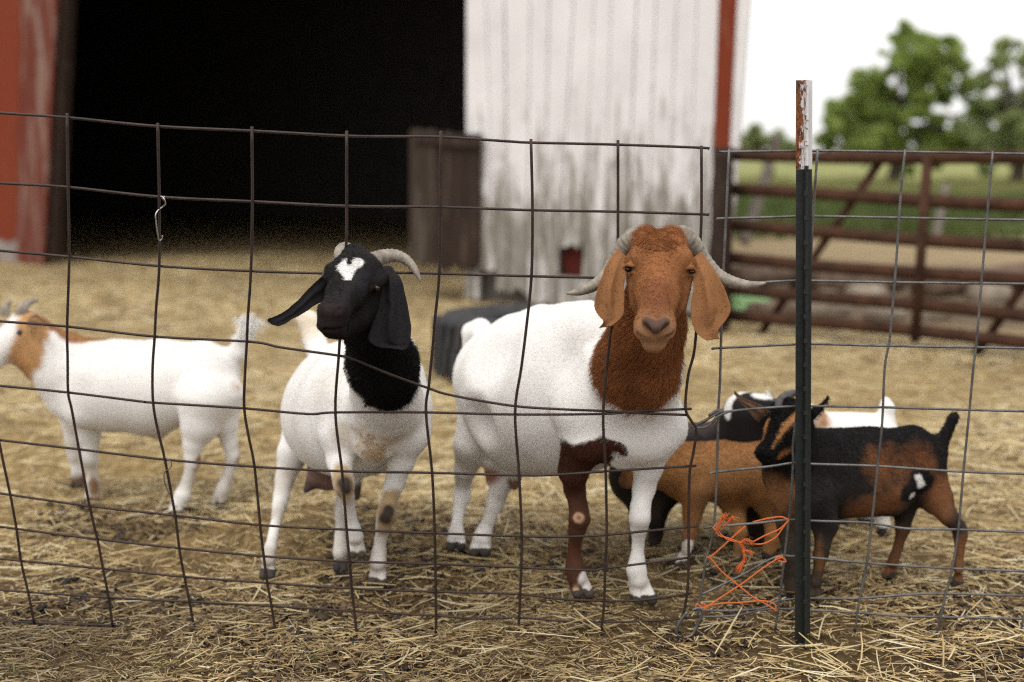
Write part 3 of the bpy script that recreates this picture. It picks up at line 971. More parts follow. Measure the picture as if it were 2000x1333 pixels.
RH = [
 [(1405, 297), (1424, 297), (1597, 295), (1768, 297), (1940, 300), (2080, 302)],
 [(1400, 428), (1418, 427), (1500, 425), (1590, 423), (1760, 426), (1925, 429), (2080, 431)],
 [(1396, 562), (1412, 559), (1490, 552), (1550, 549), (1590, 549), (1745, 552), (1915, 554), (2080, 556)],
 [(1390, 682), (1408, 680), (1550, 673), (1585, 672), (1740, 676), (1905, 679), (2080, 682)],
 [(1356, 838), (1380, 821), (1404, 807), (1500, 797), (1590, 794), (1725, 796), (1895, 801), (2080, 806)],
 [(1385, 926), (1402, 922), (1500, 912), (1549, 905), (1590, 907), (1714, 911), (1882, 922), (2080, 928)],
 [(1375, 1032), (1395, 1029), (1480, 1022), (1540, 1016), (1590, 1018), (1700, 1022), (1770, 1033), (1872, 1035), (2080, 1043)],
 [(1368, 1162), (1395, 1150), (1450, 1123), (1500, 1095), (1525, 1086), (1545, 1087), (1590, 1090), (1693, 1100), (1860, 1111), (2080, 1119)],
 [(1352, 1192), (1433, 1193), (1489, 1188), (1517, 1175), (1554, 1170), (1583, 1169), (1676, 1169), (1774, 1162), (1853, 1160), (2080, 1167)],
 [(1360, 1206), (1440, 1202), (1500, 1190), (1583, 1192), (1676, 1197), (1774, 1204), (1990, 1209), (2080, 1212)]]
RV = [
 [(1424, 292), (1418, 430), (1412, 552), (1408, 680), (1406, 750), (1403, 806), (1400, 925), (1394, 1030), (1378, 1101), (1366, 1180), (1362, 1206)],
 [(1597, 291), (1591, 379), (1585, 480), (1578, 600), (1562, 760), (1549, 866), (1549, 905), (1544, 984), (1534, 1072), (1524, 1160), (1514, 1232)],
 [(1768, 292), (1760, 370), (1752, 490), (1746, 570), (1738, 660), (1728, 719), (1723, 827), (1714, 910), (1703, 1018), (1693, 1101), (1679, 1170), (1669, 1238)],
 [(1939, 295), (1930, 400), (1918, 540), (1908, 660), (1901, 720), (1894, 797), (1882, 920), (1872, 1033), (1860, 1111), (1845, 1170), (1829, 1240)],
 [(2110, 298), (2094, 540), (2075, 800), (2048, 1000), (2022, 1111), (2000, 1204), (1992, 1242)]]
for pts in RH:
    wire('horizontal_rod', pts, YR, 0.003, M_GALV, panelR)
for pts in RV:
    wire('vertical_rod', pts, YR, -0.003, M_GALV, panelR)
# wire ties and twine
def tie(name, strands, Yf, off, mat, r, label, cat, n=6):
    geo = []
    for pts in strands:
        p3 = [P(p[0], p[1], Yf(p[0], p[1]) + off + (p[2] if len(p) > 2 else 0)) for p in pts]
        geo.append(tube_geo(catmull(p3, n), r, 7))
    return tag(mesh_obj(name, *join_geo(geo), mat, None, True), label, cat)
tie('wire_clip', [[(317, 384), (321, 390, -0.004), (323, 398), (318, 404, 0.004), (309, 411), (304, 420, -0.006), (305, 436, -0.006), (308, 458, -0.005), (311, 470), (316, 466, 0.004), (317, 461)], [(314, 383), (319, 391, 0.003), (321, 384)]], YL, -0.006, M_STEEL, 0.0014, 'bright steel wire clip hooked on the rod over the dark doorway', 'wire clip')
tie('wire_clip', [[(325, 897), (333, 901), (335, 909), (331, 916), (323, 921), (320, 932), (323, 948), (331, 966)], [(322, 893), (328, 899), (332, 896)]], YL, -0.007, M_GALV, 0.0012, 'thin grey wire clip on the rod before the white goat', 'wire clip')
tie('tie_wire', [[(1362, 842), (1352, 836), (1360, 830), (1380, 820), (1402, 807, -0.004), (1412, 803), (1402, 799, 0.006)], [(1356, 836), (1376, 835), (1390, 826), (1404, 812, -0.004), (1422, 805)], [(1384, 812), (1402, 802), (1410, 810), (1398, 814)]], YR, -0.010, M_GALV, 0.0030, 'grey tie wire twisted round the ends of the two panels', 'tie wire')
tie('wire_loop', [[(1342, 1196), (1330, 1212), (1321, 1230), (1323, 1244), (1335, 1248), (1352, 1240), (1364, 1218), (1372, 1196), (1366, 1188), (1352, 1192)]], YL, -0.012, M_GALV, 0.0040, 'heavy grey wire loop bent round the panel foot', 'wire loop')
twine = [
 [(1399, 1030), (1408, 1044), (1423, 1055), (1447, 1060), (1470, 1063), (1492, 1062), (1515, 1050), (1530, 1030), (1541, 1015)],
 [(1541, 1016), (1525, 1010), (1500, 1013), (1470, 1020, 0.006)],
 [(1385, 1090), (1400, 1078), (1420, 1060), (1440, 1042), (1456, 1028)],
 [(1541, 1016), (1522, 1034), (1495, 1046), (1472, 1058)],
 [(1396, 1032), (1404, 1046), (1424, 1052), (1444, 1060)],
 [(1380, 1088), (1390, 1094), (1410, 1117), (1440, 1142), (1470, 1166), (1492, 1178), (1518, 1194)],
 [(1367, 1186), (1380, 1186), (1410, 1166), (1450, 1140), (1490, 1110), (1515, 1094), (1530, 1088)],
 [(1368, 1188), (1400, 1180), (1450, 1177), (1490, 1174), (1512, 1180), (1516, 1192)],
 [(1372, 1190), (1362, 1180), (1360, 1188), (1374, 1192), (1378, 1182), (1368, 1178)],
 [(1512, 1096), (1520, 1088), (1532, 1092), (1534, 1098), (1520, 1096)],
 [(1393, 1032), (1400, 1024), (1404, 1030), (1398, 1036), (1392, 1030)],
 [(1418, 1026), (1428, 1012), (1434, 1014), (1430, 1008)]]
tw = tie('baling_twine', twine, YL, -0.012, M_TWINE, 0.0017, 'bright orange baling twine lacing the two wire panels together', 'twine')
def frayed(pts, n, spread, r0):
    """a bundle of loose fibres that fans out towards its end"""
    out = []
    base = catmull([P(px, py, YL(px, py) - 0.016) for px, py in pts], 5)
    for k in range(n):
        o0 = np.array([random.gauss(0, 1), random.gauss(0, 1), random.gauss(0, 1)])
        o1 = np.array([random.gauss(0, 1), random.gauss(0, 1), random.gauss(0, 1)])
        u = np.linspace(0, 1, len(base))[:, None]
        out.append(tube_geo(base + o0 * 0.0012 + o1 * spread * u ** 2 + 0.001 * np.sin(u * 14 + k) * o0, r0, 5))
    return out
fr = []
fr += frayed([(1444, 1058), (1452, 1074), (1454, 1092), (1448, 1104), (1441, 1115)], 22, 0.0030, 0.0006)
fr += frayed([(1446, 1060), (1458, 1055), (1470, 1062)], 16, 0.0018, 0.0007)
fr += frayed([(1450, 1076), (1460, 1076), (1468, 1081)], 16, 0.0030, 0.0006)
fr += frayed([(1402, 1036), (1405, 1024), (1411, 1012), (1416, 1007)], 30, 0.0042, 0.0006)
fr += frayed([(1410, 1030), (1424, 1018), (1430, 1010), (1440, 1012)], 5, 0.004, 0.0005)
mesh_obj('frayed_ends', *join_geo(fr), M_TWINE, tw, True)

# ------------------------------------------------------------------ steel T post
PY = 3.018
pbase, ptop = P(1568, 1246, PY), P(1571.5, 157, PY)
pbreak = P(1571, 331, PY)
post = empty('steel_fence_post', pbase * np.array([1, 1, 0]), 'dark green steel T post with rusty white painted top', 'fence post')
def tsec(z0, z1, g=0.0):
    """T section: flange behind, stem towards the viewer, slightly turned"""
    out = []
    w, ft, st, sl = 0.0170 + g, 0.0035 + g, 0.0022 + g, 0.021 + g
    sec = [(-w, 0.001), (-st, -0.0005), (-st * 0.8, -sl), (st * 0.8, -sl), (st, -0.0005), (w, 0.001), (w, ft), (-w, ft)]
    th = math.radians(6)
    V = []
    for z in np.linspace(z0, z1, 7):
        u = (z - pbase[2]) / (ptop[2] - pbase[2])
        cx = pbase[0] + (ptop[0] - pbase[0]) * u
        for a, b in sec:
            V.append((cx + a * math.cos(th) - b * math.sin(th), PY + a * math.sin(th) + b * math.cos(th), z))
    n = len(sec)
    Fc = []
    for j in range(6):
        for i in range(n):
            Fc.append((j * n + i, j * n + (i + 1) % n, (j + 1) * n + (i + 1) % n, (j + 1) * n + i))
    Fc.append(tuple(range(n - 1, -1, -1)))
    Fc.append(tuple(6 * n + i for i in range(n)))
    return V, Fc
mesh_obj('shaft', *tsec(-0.25, pbreak[2]), M_POSTGREEN, post)
mesh_obj('painted_top', *tsec(pbreak[2] + 0.0005, ptop[2], 0.0004), M_POSTTOP, post)
z = 0.08
while z < ptop[2] - 0.05:
    u = (z - pbase[2]) / (ptop[2] - pbase[2])
    cx = pbase[0] + (ptop[0] - pbase[0]) * u
    V, Fc = box_geo((cx - 0.004, PY - 0.0245, z), (cx + 0.004, PY - 0.018, z + 0.009))
    mesh_obj('stud', V, Fc, M_POSTTOP if z > pbreak[2] else M_POSTGREEN, post)
    z += 0.052

# ------------------------------------------------------------------ goats: continuous skins from blended volumes
class Blob:
    def __init__(s):
        s.p = []
    def chain(s, nodes, k=0.04):
        nn = [N(n) if not isinstance(n[0], np.ndarray) else n for n in nodes]
        for i, ((a, ra), (b, rb)) in enumerate(zip(nn[:-1], nn[1:])):
            s.p.append(('c', a, b, ra, rb, k if i == 0 else min(k, 0.35 * max(ra, rb))))
        return s
    def ball(s, n, k=0.03):
        a, r = N(n)
        s.p.append(('c', a, a + np.array([0, 0, 1e-4]), r, r, k))
        return s
    def ell(s, n, rad, k=0.03, fwd=None, up=None):
        """ellipsoid: n=(px,py,Y,_), rad in pixels (side, depth, height) in the frame given by fwd / up"""
        c, _ = N((n[0], n[1], n[2], 1))
        sc_ = SC(n[0], n[1], n[2])
        if fwd is None:
            Rm = np.eye(3)
        else:
            f = np.array(fwd, float)
            f /= np.linalg.norm(f)
            u = np.array(up if up is not None else (0, 0, 1), float)
            sd_ = np.cross(f, u)
            sd_ /= np.linalg.norm(sd_)
            u = np.cross(sd_, f)
            Rm = np.stack([sd_, f, u])
        s.p.append(('e', c, Rm, np.array(rad, float) * sc_, None, k))
        return s
    def cut(s, nodes, k=0.012):
        nn = [N(n) for n in nodes]
        if len(nn) == 1:
            nn.append((nn[0][0] + np.array([0, 0, 1e-4]), nn[0][1]))
        for (a, ra), (b, rb) in zip(nn[:-1], nn[1:]):
            s.p.append(('s', a, b, ra, rb, k))
        return s
    def hollow(s, n, d, depth, r, k=0.05):
        """press a shallow hollow of radius r (m) into the ball n, on its side towards d"""
        c, rc = N(n)
        d = np.array(d, float)
        d /= np.linalg.norm(d)
        q = c + d * (rc + r - depth)
        s.p.append(('s', q, q + np.array([0, 0, 1e-4]), r, r, k))
        return s
    def foot(s, px, py, Y, w, dx=0.0, lift=0.0, split=True):
        """pastern and two toes; px,py where it meets the ground, w its width in pixels, dx sideways turn in pixels"""
        for sg in (-1, 1):
            s.chain([(px - dx + sg * 0.16 * w, py - 0.95 * w, Y + 0.015, 0.24 * w), (px + sg * 0.22 * w - dx * 0.3, py - 0.50 * w, Y, 0.24 * w), (px + sg * 0.25 * w + dx * 0.5, py - 0.24 * w, Y - 0.022, 0.22 * w)], 0.008)
            s.chain([(px - dx + sg * 0.34 * w, py - 0.85 * w, Y + 0.03, 0.11 * w), (px - dx + sg * 0.36 * w, py - 0.70 * w, Y + 0.03, 0.06 * w)], 0.006)
        if split:
            s.cut([(px - dx * 0.2, py - 0.62 * w, Y - 0.020, 0.05 * w), (px + dx * 0.3, py - 0.1 * w, Y - 0.045, 0.11 * w), (px + dx * 0.3, py, Y - 0.05, 0.12 * w)], 0.004)
        return s
    def bounds(s):
        lo, hi = np.full(3, 1e9), np.full(3, -1e9)
        for q in s.p:
            if q[0] == 'e':
                r = q[3].max()
                lo, hi = np.minimum(lo, q[1] - r), np.maximum(hi, q[1] + r)
            elif q[0] == 'c':
                lo = np.minimum(lo, np.minimum(q[1] - q[3], q[2] - q[4]))
                hi = np.maximum(hi, np.maximum(q[1] + q[3], q[2] + q[4]))
        return lo - 0.03, hi + 0.03
    def mesh(s, h):
        lo, hi = s.bounds()
        n = np.ceil((hi - lo) / h).astype(int) + 1
        D = np.full(n, 1.0, dtype=np.float32)
        ax = [(lo[i] + h * np.arange(n[i])).astype(np.float32) for i in range(3)]
        for q in s.p:
            k = q[5]
            if q[0] == 'e':
                l, g = q[1] - q[3].max(), q[1] + q[3].max()
            else:
                l = np.minimum(q[1] - q[3], q[2] - q[4])
                g = np.maximum(q[1] + q[3], q[2] + q[4])
            m = k + 3 * h
            i0 = np.maximum(0, np.floor((l - m - lo) / h).astype(int))
            i1 = np.minimum(n, np.ceil((g + m - lo) / h).astype(int) + 1)
            if (i1 <= i0).any():
                continue
            X = ax[0][i0[0]:i1[0]][:, None, None]
            Y = ax[1][i0[1]:i1[1]][None, :, None]
            Z = ax[2][i0[2]:i1[2]][None, None, :]
            x, y, z = X - np.float32(q[1][0]), Y - np.float32(q[1][1]), Z - np.float32(q[1][2])
            if q[0] == 'e':
                Rm, r = q[2].astype(np.float32), q[3].astype(np.float32)
                a = Rm[0, 0] * x + Rm[0, 1] * y + Rm[0, 2] * z
                b = Rm[1, 0] * x + Rm[1, 1] * y + Rm[1, 2] * z
                c_ = Rm[2, 0] * x + Rm[2, 1] * y + Rm[2, 2] * z
                k0 = np.sqrt((a / r[0]) ** 2 + (b / r[1]) ** 2 + (c_ / r[2]) ** 2)
                k1 = np.sqrt((a / r[0] ** 2) ** 2 + (b / r[1] ** 2) ** 2 + (c_ / r[2] ** 2) ** 2) + 1e-9
                d = k0 * (k0 - 1) / k1
            else:
                ba = (q[2] - q[1]).astype(np.float32)
                bb = float(np.dot(ba, ba))
                t = np.clip((x * ba[0] + y * ba[1] + z * ba[2]) / bb, 0, 1)
                d = np.sqrt((x - t * ba[0]) ** 2 + (y - t * ba[1]) ** 2 + (z - t * ba[2]) ** 2) - (q[3] + t * (q[4] - q[3])).astype(np.float32)
            sl = D[i0[0]:i1[0], i0[1]:i1[1], i0[2]:i1[2]]
            if q[0] == 's':
                e = -d
                hh = np.maximum(k - np.abs(sl - e), 0) / k
                D[i0[0]:i1[0], i0[1]:i1[1], i0[2]:i1[2]] = np.maximum(sl, e) + hh * hh * k * 0.25
            else:
                hh = np.maximum(k - np.abs(sl - d), 0) / k
                D[i0[0]:i1[0], i0[1]:i1[1], i0[2]:i1[2]] = np.minimum(sl, d) - hh * hh * k * 0.25
        # hooves stand flat
        D = np.maximum(D, (-0.004 - ax[2])[None, None, :])
        return surface_net(D, lo, h)

def surface_net(D, lo, h):
    inside = D < 0
    nx_, ny_, nz_ = D.shape
    cnt = np.zeros((nx_ - 1, ny_ - 1, nz_ - 1), np.int8)
    for dx in (0, 1):
        for dy in (0, 1):
            for dz in (0, 1):
                cnt += inside[dx:nx_ - 1 + dx, dy:ny_ - 1 + dy, dz:nz_ - 1 + dz]
    act = (cnt > 0) & (cnt < 8)
    ci = np.argwhere(act)
    idx = np.full(act.shape, -1, np.int32)
    idx[act] = np.arange(len(ci))
    acc = np.zeros((len(ci), 3))
    num = np.zeros(len(ci))
    corners = [(a, b, c_) for a in (0, 1) for b in (0, 1) for c_ in (0, 1)]
    for i, A in enumerate(corners):
        for B in corners[i + 1:]:
            if sum(abs(A[k] - B[k]) for k in range(3)) != 1:
                continue
            da = D[ci[:, 0] + A[0], ci[:, 1] + A[1], ci[:, 2] + A[2]]
            db = D[ci[:, 0] + B[0], ci[:, 1] + B[1], ci[:, 2] + B[2]]
            cr = (da < 0) != (db < 0)
            t = np.where(cr, da / np.where(cr, da - db, 1), 0)
            pos = np.array(A)[None] + (np.array(B) - np.array(A))[None] * t[:, None]
            acc[cr] += pos[cr]
            num[cr] += 1
    V = lo + (ci + acc / num[:, None]) * h
    Fq = []
    for ax_ in range(3):
        sl0 = [slice(None)] * 3
        sl1 = [slice(None)] * 3
        sl0[ax_], sl1[ax_] = slice(0, -1), slice(1, None)
        a, b = inside[tuple(sl0)], inside[tuple(sl1)]
        e = np.argwhere(a != b)
        o1, o2 = (ax_ + 1) % 3, (ax_ + 2) % 3
        ok = (e[:, o1] > 0) & (e[:, o2] > 0) & (e[:, o1] < D.shape[o1] - 1) & (e[:, o2] < D.shape[o2] - 1)
        e = e[ok]
        def get(d1, d2):
            q = e.copy()
            q[:, o1] -= d1
            q[:, o2] -= d2
            return idx[q[:, 0], q[:, 1], q[:, 2]]
        quad = np.stack([get(1, 1), get(0, 1), get(0, 0), get(1, 0)], 1)
        flip = ~a[e[:, 0], e[:, 1], e[:, 2]]
        quad[flip] = quad[flip][:, ::-1]
        Fq.append(quad)
    Fq = np.vstack(Fq)
    Fq = Fq[(Fq >= 0).all(1)]
    # relax a little so that the grid does not show
    for it in range(1):
        s_ = np.zeros_like(V)
        c_ = np.zeros(len(V))
        for k in range(4):
            np.add.at(s_, Fq[:, k], V[Fq[:, (k + 1) % 4]] + V[Fq[:, (k + 3) % 4]])
            np.add.at(c_, Fq[:, k], 2)
        c_[c_ == 0] = 1
        V = V * 0.5 + s_ / c_[:, None] * 0.5
    return V, Fq
def vnormals(V, Fq):
    n = np.cross(V[Fq[:, 2]] - V[Fq[:, 0]], V[Fq[:, 3]] - V[Fq[:, 1]])
    out = np.zeros_like(V)
    for k in range(4):
        np.add.at(out, Fq[:, k], n)
    return out / (np.linalg.norm(out, axis=1)[:, None] + 1e-12)
def capdist(V, nodes):
    nn = [N(n) for n in nodes]
    if len(nn) == 1:
        return np.linalg.norm(V - nn[0][0], axis=1) - nn[0][1]
    best = np.full(len(V), 1e9)
    for (a, ra), (b, rb) in zip(nn[:-1], nn[1:]):
        ba = b - a
        t = np.clip(((V - a) @ ba) / np.dot(ba, ba), 0, 1)
        best = np.minimum(best, np.linalg.norm(V - a - t[:, None] * ba, axis=1) - (ra + t * (rb - ra)))
    return best
def ear_geo(rows, cup, thick=0.006, nr=6, nc=17, wave=0.0, fold=0.16, curl=0.16):
    """rows from root to tip: ((px,py) one edge, (px,py) other edge, Y[, depth step across])"""
    L = catmull([P(r[0][0], r[0][1], r[2]) for r in rows], nr)
    Rr = catmull([P(r[1][0], r[1][1], r[2]) + np.array([0, r[3] if len(r) > 3 else 0, 0]) for r in rows], nr)
    m = len(L)
    V, Fq = [], []
    for side in (0, 1):
        for i in range(m):
            w = np.linalg.norm(Rr[i] - L[i])
            v = i / (m - 1)
            for j in range(nc):
                u = j / (nc - 1)
                p = L[i] * (1 - u) + Rr[i] * u
                prof = 1 - (2 * u - 1) ** 2
                env = math.sin(math.pi * min(1, v * 1.15 + 0.05)) ** 0.6 if v * 1.15 + 0.05 < 1 else 0.0
                uc = 0.38 + 0.25 * v
                dep = cup * prof * (0.4 + v) - fold * env * math.exp(-((u - uc) / 0.13) ** 2) + wave * math.sin(u * 7 + v * 5)
                dep -= curl * abs(2 * u - 1) ** 5 * (0.3 + 0.7 * v) * (1 if u < 0.5 else 0.5)
                p = p + np.array([0, 1, 0]) * w * dep
                p = p + np.array([0, 1, 0]) * (thick * (prof ** 0.5 * 0.9 + 0.1) * (0.5 if side else -0.5))
                V.append(p)
    o = m * nc
    for i in range(m - 1):
        for j in range(nc - 1):
            a = i * nc + j
            Fq.append((a, a + 1, a + nc + 1, a + nc))
            Fq.append((o + a + 1, o + a, o + a + nc, o + a + nc + 1))
        for j, fl in ((0, 0), (nc - 1, 1)):
            a = i * nc + j
            q = (a, a + nc, o + a + nc, o + a)
            Fq.append(q[::-1] if fl else q)
    for j in range(nc - 1):
        a = (m - 1) * nc + j
        Fq.append((a, a + 1, o + a + 1, o + a))
        Fq.append((j + 1, j, o + j, o + j + 1))
    V = np.array(V)
    V = V + (np.stack([vnoise(V + 5 * k, 70) for k in range(3)], 1) - 0.5) * 0.0025
    return V, np.array(Fq)
def build_goat(base, label, blob, h, basecol, patches, ears=(), eargroup=None, horns=(), eyes=(), hair=None, hornmat=None, eyemat=None, comb=(0, 0.5, -0.9)):
    root = empty('goat', base, label, 'goat', 'goats in the pen')
    V, Fq = blob.mesh(h)
    nb = len(V)
    for e in ears:
        v, f = ear_geo(*e[0], **e[1])
        Fq = np.vstack([Fq, f + len(V)])
        V = np.vstack([V, v])
    isear = np.arange(len(V)) >= nb
    Nn = vnormals(V, Fq)
    V[:nb] += Nn[:nb] * ((fnoise(V[:nb], 14, 2) - 0.5) * 0.004)[:, None]
    cols = np.tile(np.array(basecol, float), (len(V), 1))
    cols *= (0.95 + 0.08 * fnoise(V, 7, 3))[:, None]
    hl = np.full(len(V), (hair or {}).get('len', 0.006))
    nz = (fnoise(V, 55, 3) - 0.5) * 2
    rel = V - ORG
    dz = rel[:, 1] * ca - rel[:, 2] * sa
    sx, sy = 1000 + FPX * rel[:, 0] / dz, 666.5 - FPX * (rel[:, 1] * sa + rel[:, 2] * ca) / dz
    def on_skin(px, py):
        q = (sx - px) ** 2 + (sy - py) ** 2
        k = np.argsort(q)[:60]
        k = k[q[k] < max(36, q[k[0]] * 1.1)]
        return float(V[k, 1].min())
    for pt in patches:
        c_, nodes = pt[0], [(n[0], n[1], on_skin(n[0], n[1]) if n[2] is None else n[2], n[3]) for n in pt[1]]
        o = pt[2] if len(pt) > 2 else {}
        d = capdist(V, nodes) + nz * o.get('n', 0.012)
        w = np.clip(0.5 - d / o.get('soft', 0.004), 0, 1) * o.get('a', 1.0)
        if o.get('noear'):
            w = w * (~isear)
        if o.get('ear'):
            w = w * isear
        if c_ is not None:
            v = (0.85 + 0.3 * fnoise(V + 3, 14, 3))[:, None] if o.get('var', 1) else 1.0
            cols = cols * (1 - w[:, None]) + (np.array(c_) * v) * w[:, None]
        if 'len' in o:
            hl = np.where(w > 0.5, o['len'], hl)
    low = np.clip((V[:, 2] - 0.04) / 0.25, 0, 1)
    low = np.clip((V[:, 2] - 0.18) / 0.25, 0, 1)
    hl = hl * (0.35 + 0.65 * low)
    hl[V[:, 2] < 0.05] = np.minimum(hl[V[:, 2] < 0.05], 0.002)
    hoof = (V[:, 2] < (0.032 if h < 0.004 else 0.022) + nz * 0.006)
    cols[hoof] = np.array((0.045, 0.041, 0.040)) * (1.0 if max(basecol) > 0.2 else 0.35) * (0.35 + 1.1 * fnoise(V[hoof], 60, 3))[:, None]
    hl[hoof] = 0
    # mud and dust on the lower legs
    dw = np.clip((0.30 - V[:, 2]) / 0.26, 0, 1) * np.clip((fnoise(V + 9, 16, 3) - 0.34) * 3.0, 0, 1) * 0.62
    dw = np.where(cols.max(1) > 0.2, dw, dw * 0.3)
    cols = cols * (1 - dw[:, None]) + np.array((0.20, 0.135, 0.07)) * dw[:, None]
    if hair:
        V = V - Nn * (hl * 0.38)[:, None] * (~isear)[:, None]      # the coat brings the outline back out
    mesh_obj('body', V, Fq, M_GOAT, root, True, cols)
    for hn in horns:
        p3 = catmull([N(n)[0] for n in hn], 10)
        rr = catmull([[N(n)[1], 0, 0] for n in hn], 10)[:, 0]
        rr = np.maximum(rr, 0.0012) * (1 + 0.05 * np.sin(np.arange(len(rr)) * 1.9))
        mesh_obj('horn', *tube_geo(p3, rr, 14), hornmat or M_HORN, root, True)
    for en in eyes:
        c_, r = N(en)
        VV, FF = [], []
        for j in range(9):
            th = math.pi * j / 8
            for i in range(14):
                ph = 2 * math.pi * i / 14
                VV.append(c_ + r * np.array([math.sin(th) * math.cos(ph), math.cos(th), math.sin(th) * math.sin(ph)]))
        for j in range(8):
            for i in range(14):
                FF.append((j * 14 + i, j * 14 + (i + 1) % 14, (j + 1) * 14 + (i + 1) % 14, (j + 1) * 14 + i))
        mesh_obj('eye', VV, FF, eyemat or M_EYE, root, True)
    if hair:
        n = hair['n']
        r = np.random.default_rng(hair.get('seed', 3))
        tri_a = np.linalg.norm(np.cross(V[Fq[:, 1]] - V[Fq[:, 0]], V[Fq[:, 3]] - V[Fq[:, 0]]), axis=1)
        wgt = tri_a * (0.25 + 0.75 * (Nn[Fq[:, 0], 1] < 0.3))      # most of the coat where it is thick
        fi = r.choice(len(Fq), n, p=wgt / wgt.sum())
        u, v = r.random(n)[:, None], r.random(n)[:, None]
        q = Fq[fi]
        pos = (V[q[:, 0]] * (1 - u) + V[q[:, 1]] * u) * (1 - v) + (V[q[:, 3]] * (1 - u) + V[q[:, 2]] * u) * v
        nn = Nn[q[:, 0]]
        L = hl[q[:, 0]] * r.uniform(0.6, 1.25, n)
        cc = cols[q[:, 0]]
        lum = cc.max(1)[:, None]
        cc = cc * (1 + (r.random((n, 1)) - 0.5) * np.where(lum > 0.5, 0.16, 0.4)) * np.where(lum > 0.5, 1.0, (0.7 + 0.6 * fnoise(pos, 45, 2))[:, None])
        keep = L > 0.001
        pos, nn, L, cc = pos[keep], nn[keep], L[keep], cc[keep]
        n = len(pos)
        cmb = np.tile(np.array(comb, float), (n, 1))
        curl = hair.get('curl')
        amp = np.full(n, 0.22)
        if curl is not None:
            amp = np.where(capdist(pos, curl) < 0, 5.0, amp)
        cmb += (np.stack([fnoise(pos + 7 * i, 26, 2) for i in range(3)], 1) - 0.5) * amp[:, None]
        cmb -= nn * (cmb * nn).sum(1)[:, None]
        cmb /= np.linalg.norm(cmb, axis=1)[:, None] + 1e-9
        d0 = nn * 0.55 + cmb * 0.8 + r.normal(0, 0.16, (n, 3))
        d1 = nn * 0.12 + cmb * 1.0 + r.normal(0, 0.22, (n, 3))
        p0 = pos - nn * 0.001
        p1 = p0 + d0 * (L * 0.4)[:, None]
        p2 = p1 + (d0 * 0.4 + d1 * 0.6) * (L * 0.35)[:, None]
        p3_ = p2 + d1 * (L * 0.35)[:, None]
        pts = np.stack([p0, p1, p2, p3_], 1)
        hc = bpy.data.hair_curves.new('coat')
        hc.add_curves([4] * n)
        hc.attributes['position'].data.foreach_set('vector', pts.astype(np.float32).ravel())
        ra = hc.attributes.get('radius') or hc.attributes.new('radius', 'FLOAT', 'POINT')
        rad = np.tile(np.array([1.0, 0.85, 0.6, 0.15]) * hair.get('rad', 0.00035), (n, 1))
        ra.data.foreach_set('value', rad.astype(np.float32).ravel())
        ca_ = hc.attributes.new('Col', 'FLOAT_COLOR', 'POINT')
        c4 = np.ones((n, 4, 4), np.float32)
        c4[:, :, :3] = np.clip(cc, 0, 0.9)[:, None, :]
        ca_.data.foreach_set('color', c4.ravel())
        hc.materials.append(M_HAIR)
        ho = bpy.data.objects.new('coat', hc)
        link(ho, root)
    return root

WHITE = (0.80, 0.78, 0.75)
CREAM = (0.62, 0.50, 0.34)
BROWN = (0.275, 0.105, 0.038)
LBROWN = (0.275, 0.115, 0.045)
DBROWN = (0.060, 0.021, 0.012)
BLACK = (0.0065, 0.006, 0.0065)
DIRTY = (0.36, 0.25, 0.12)

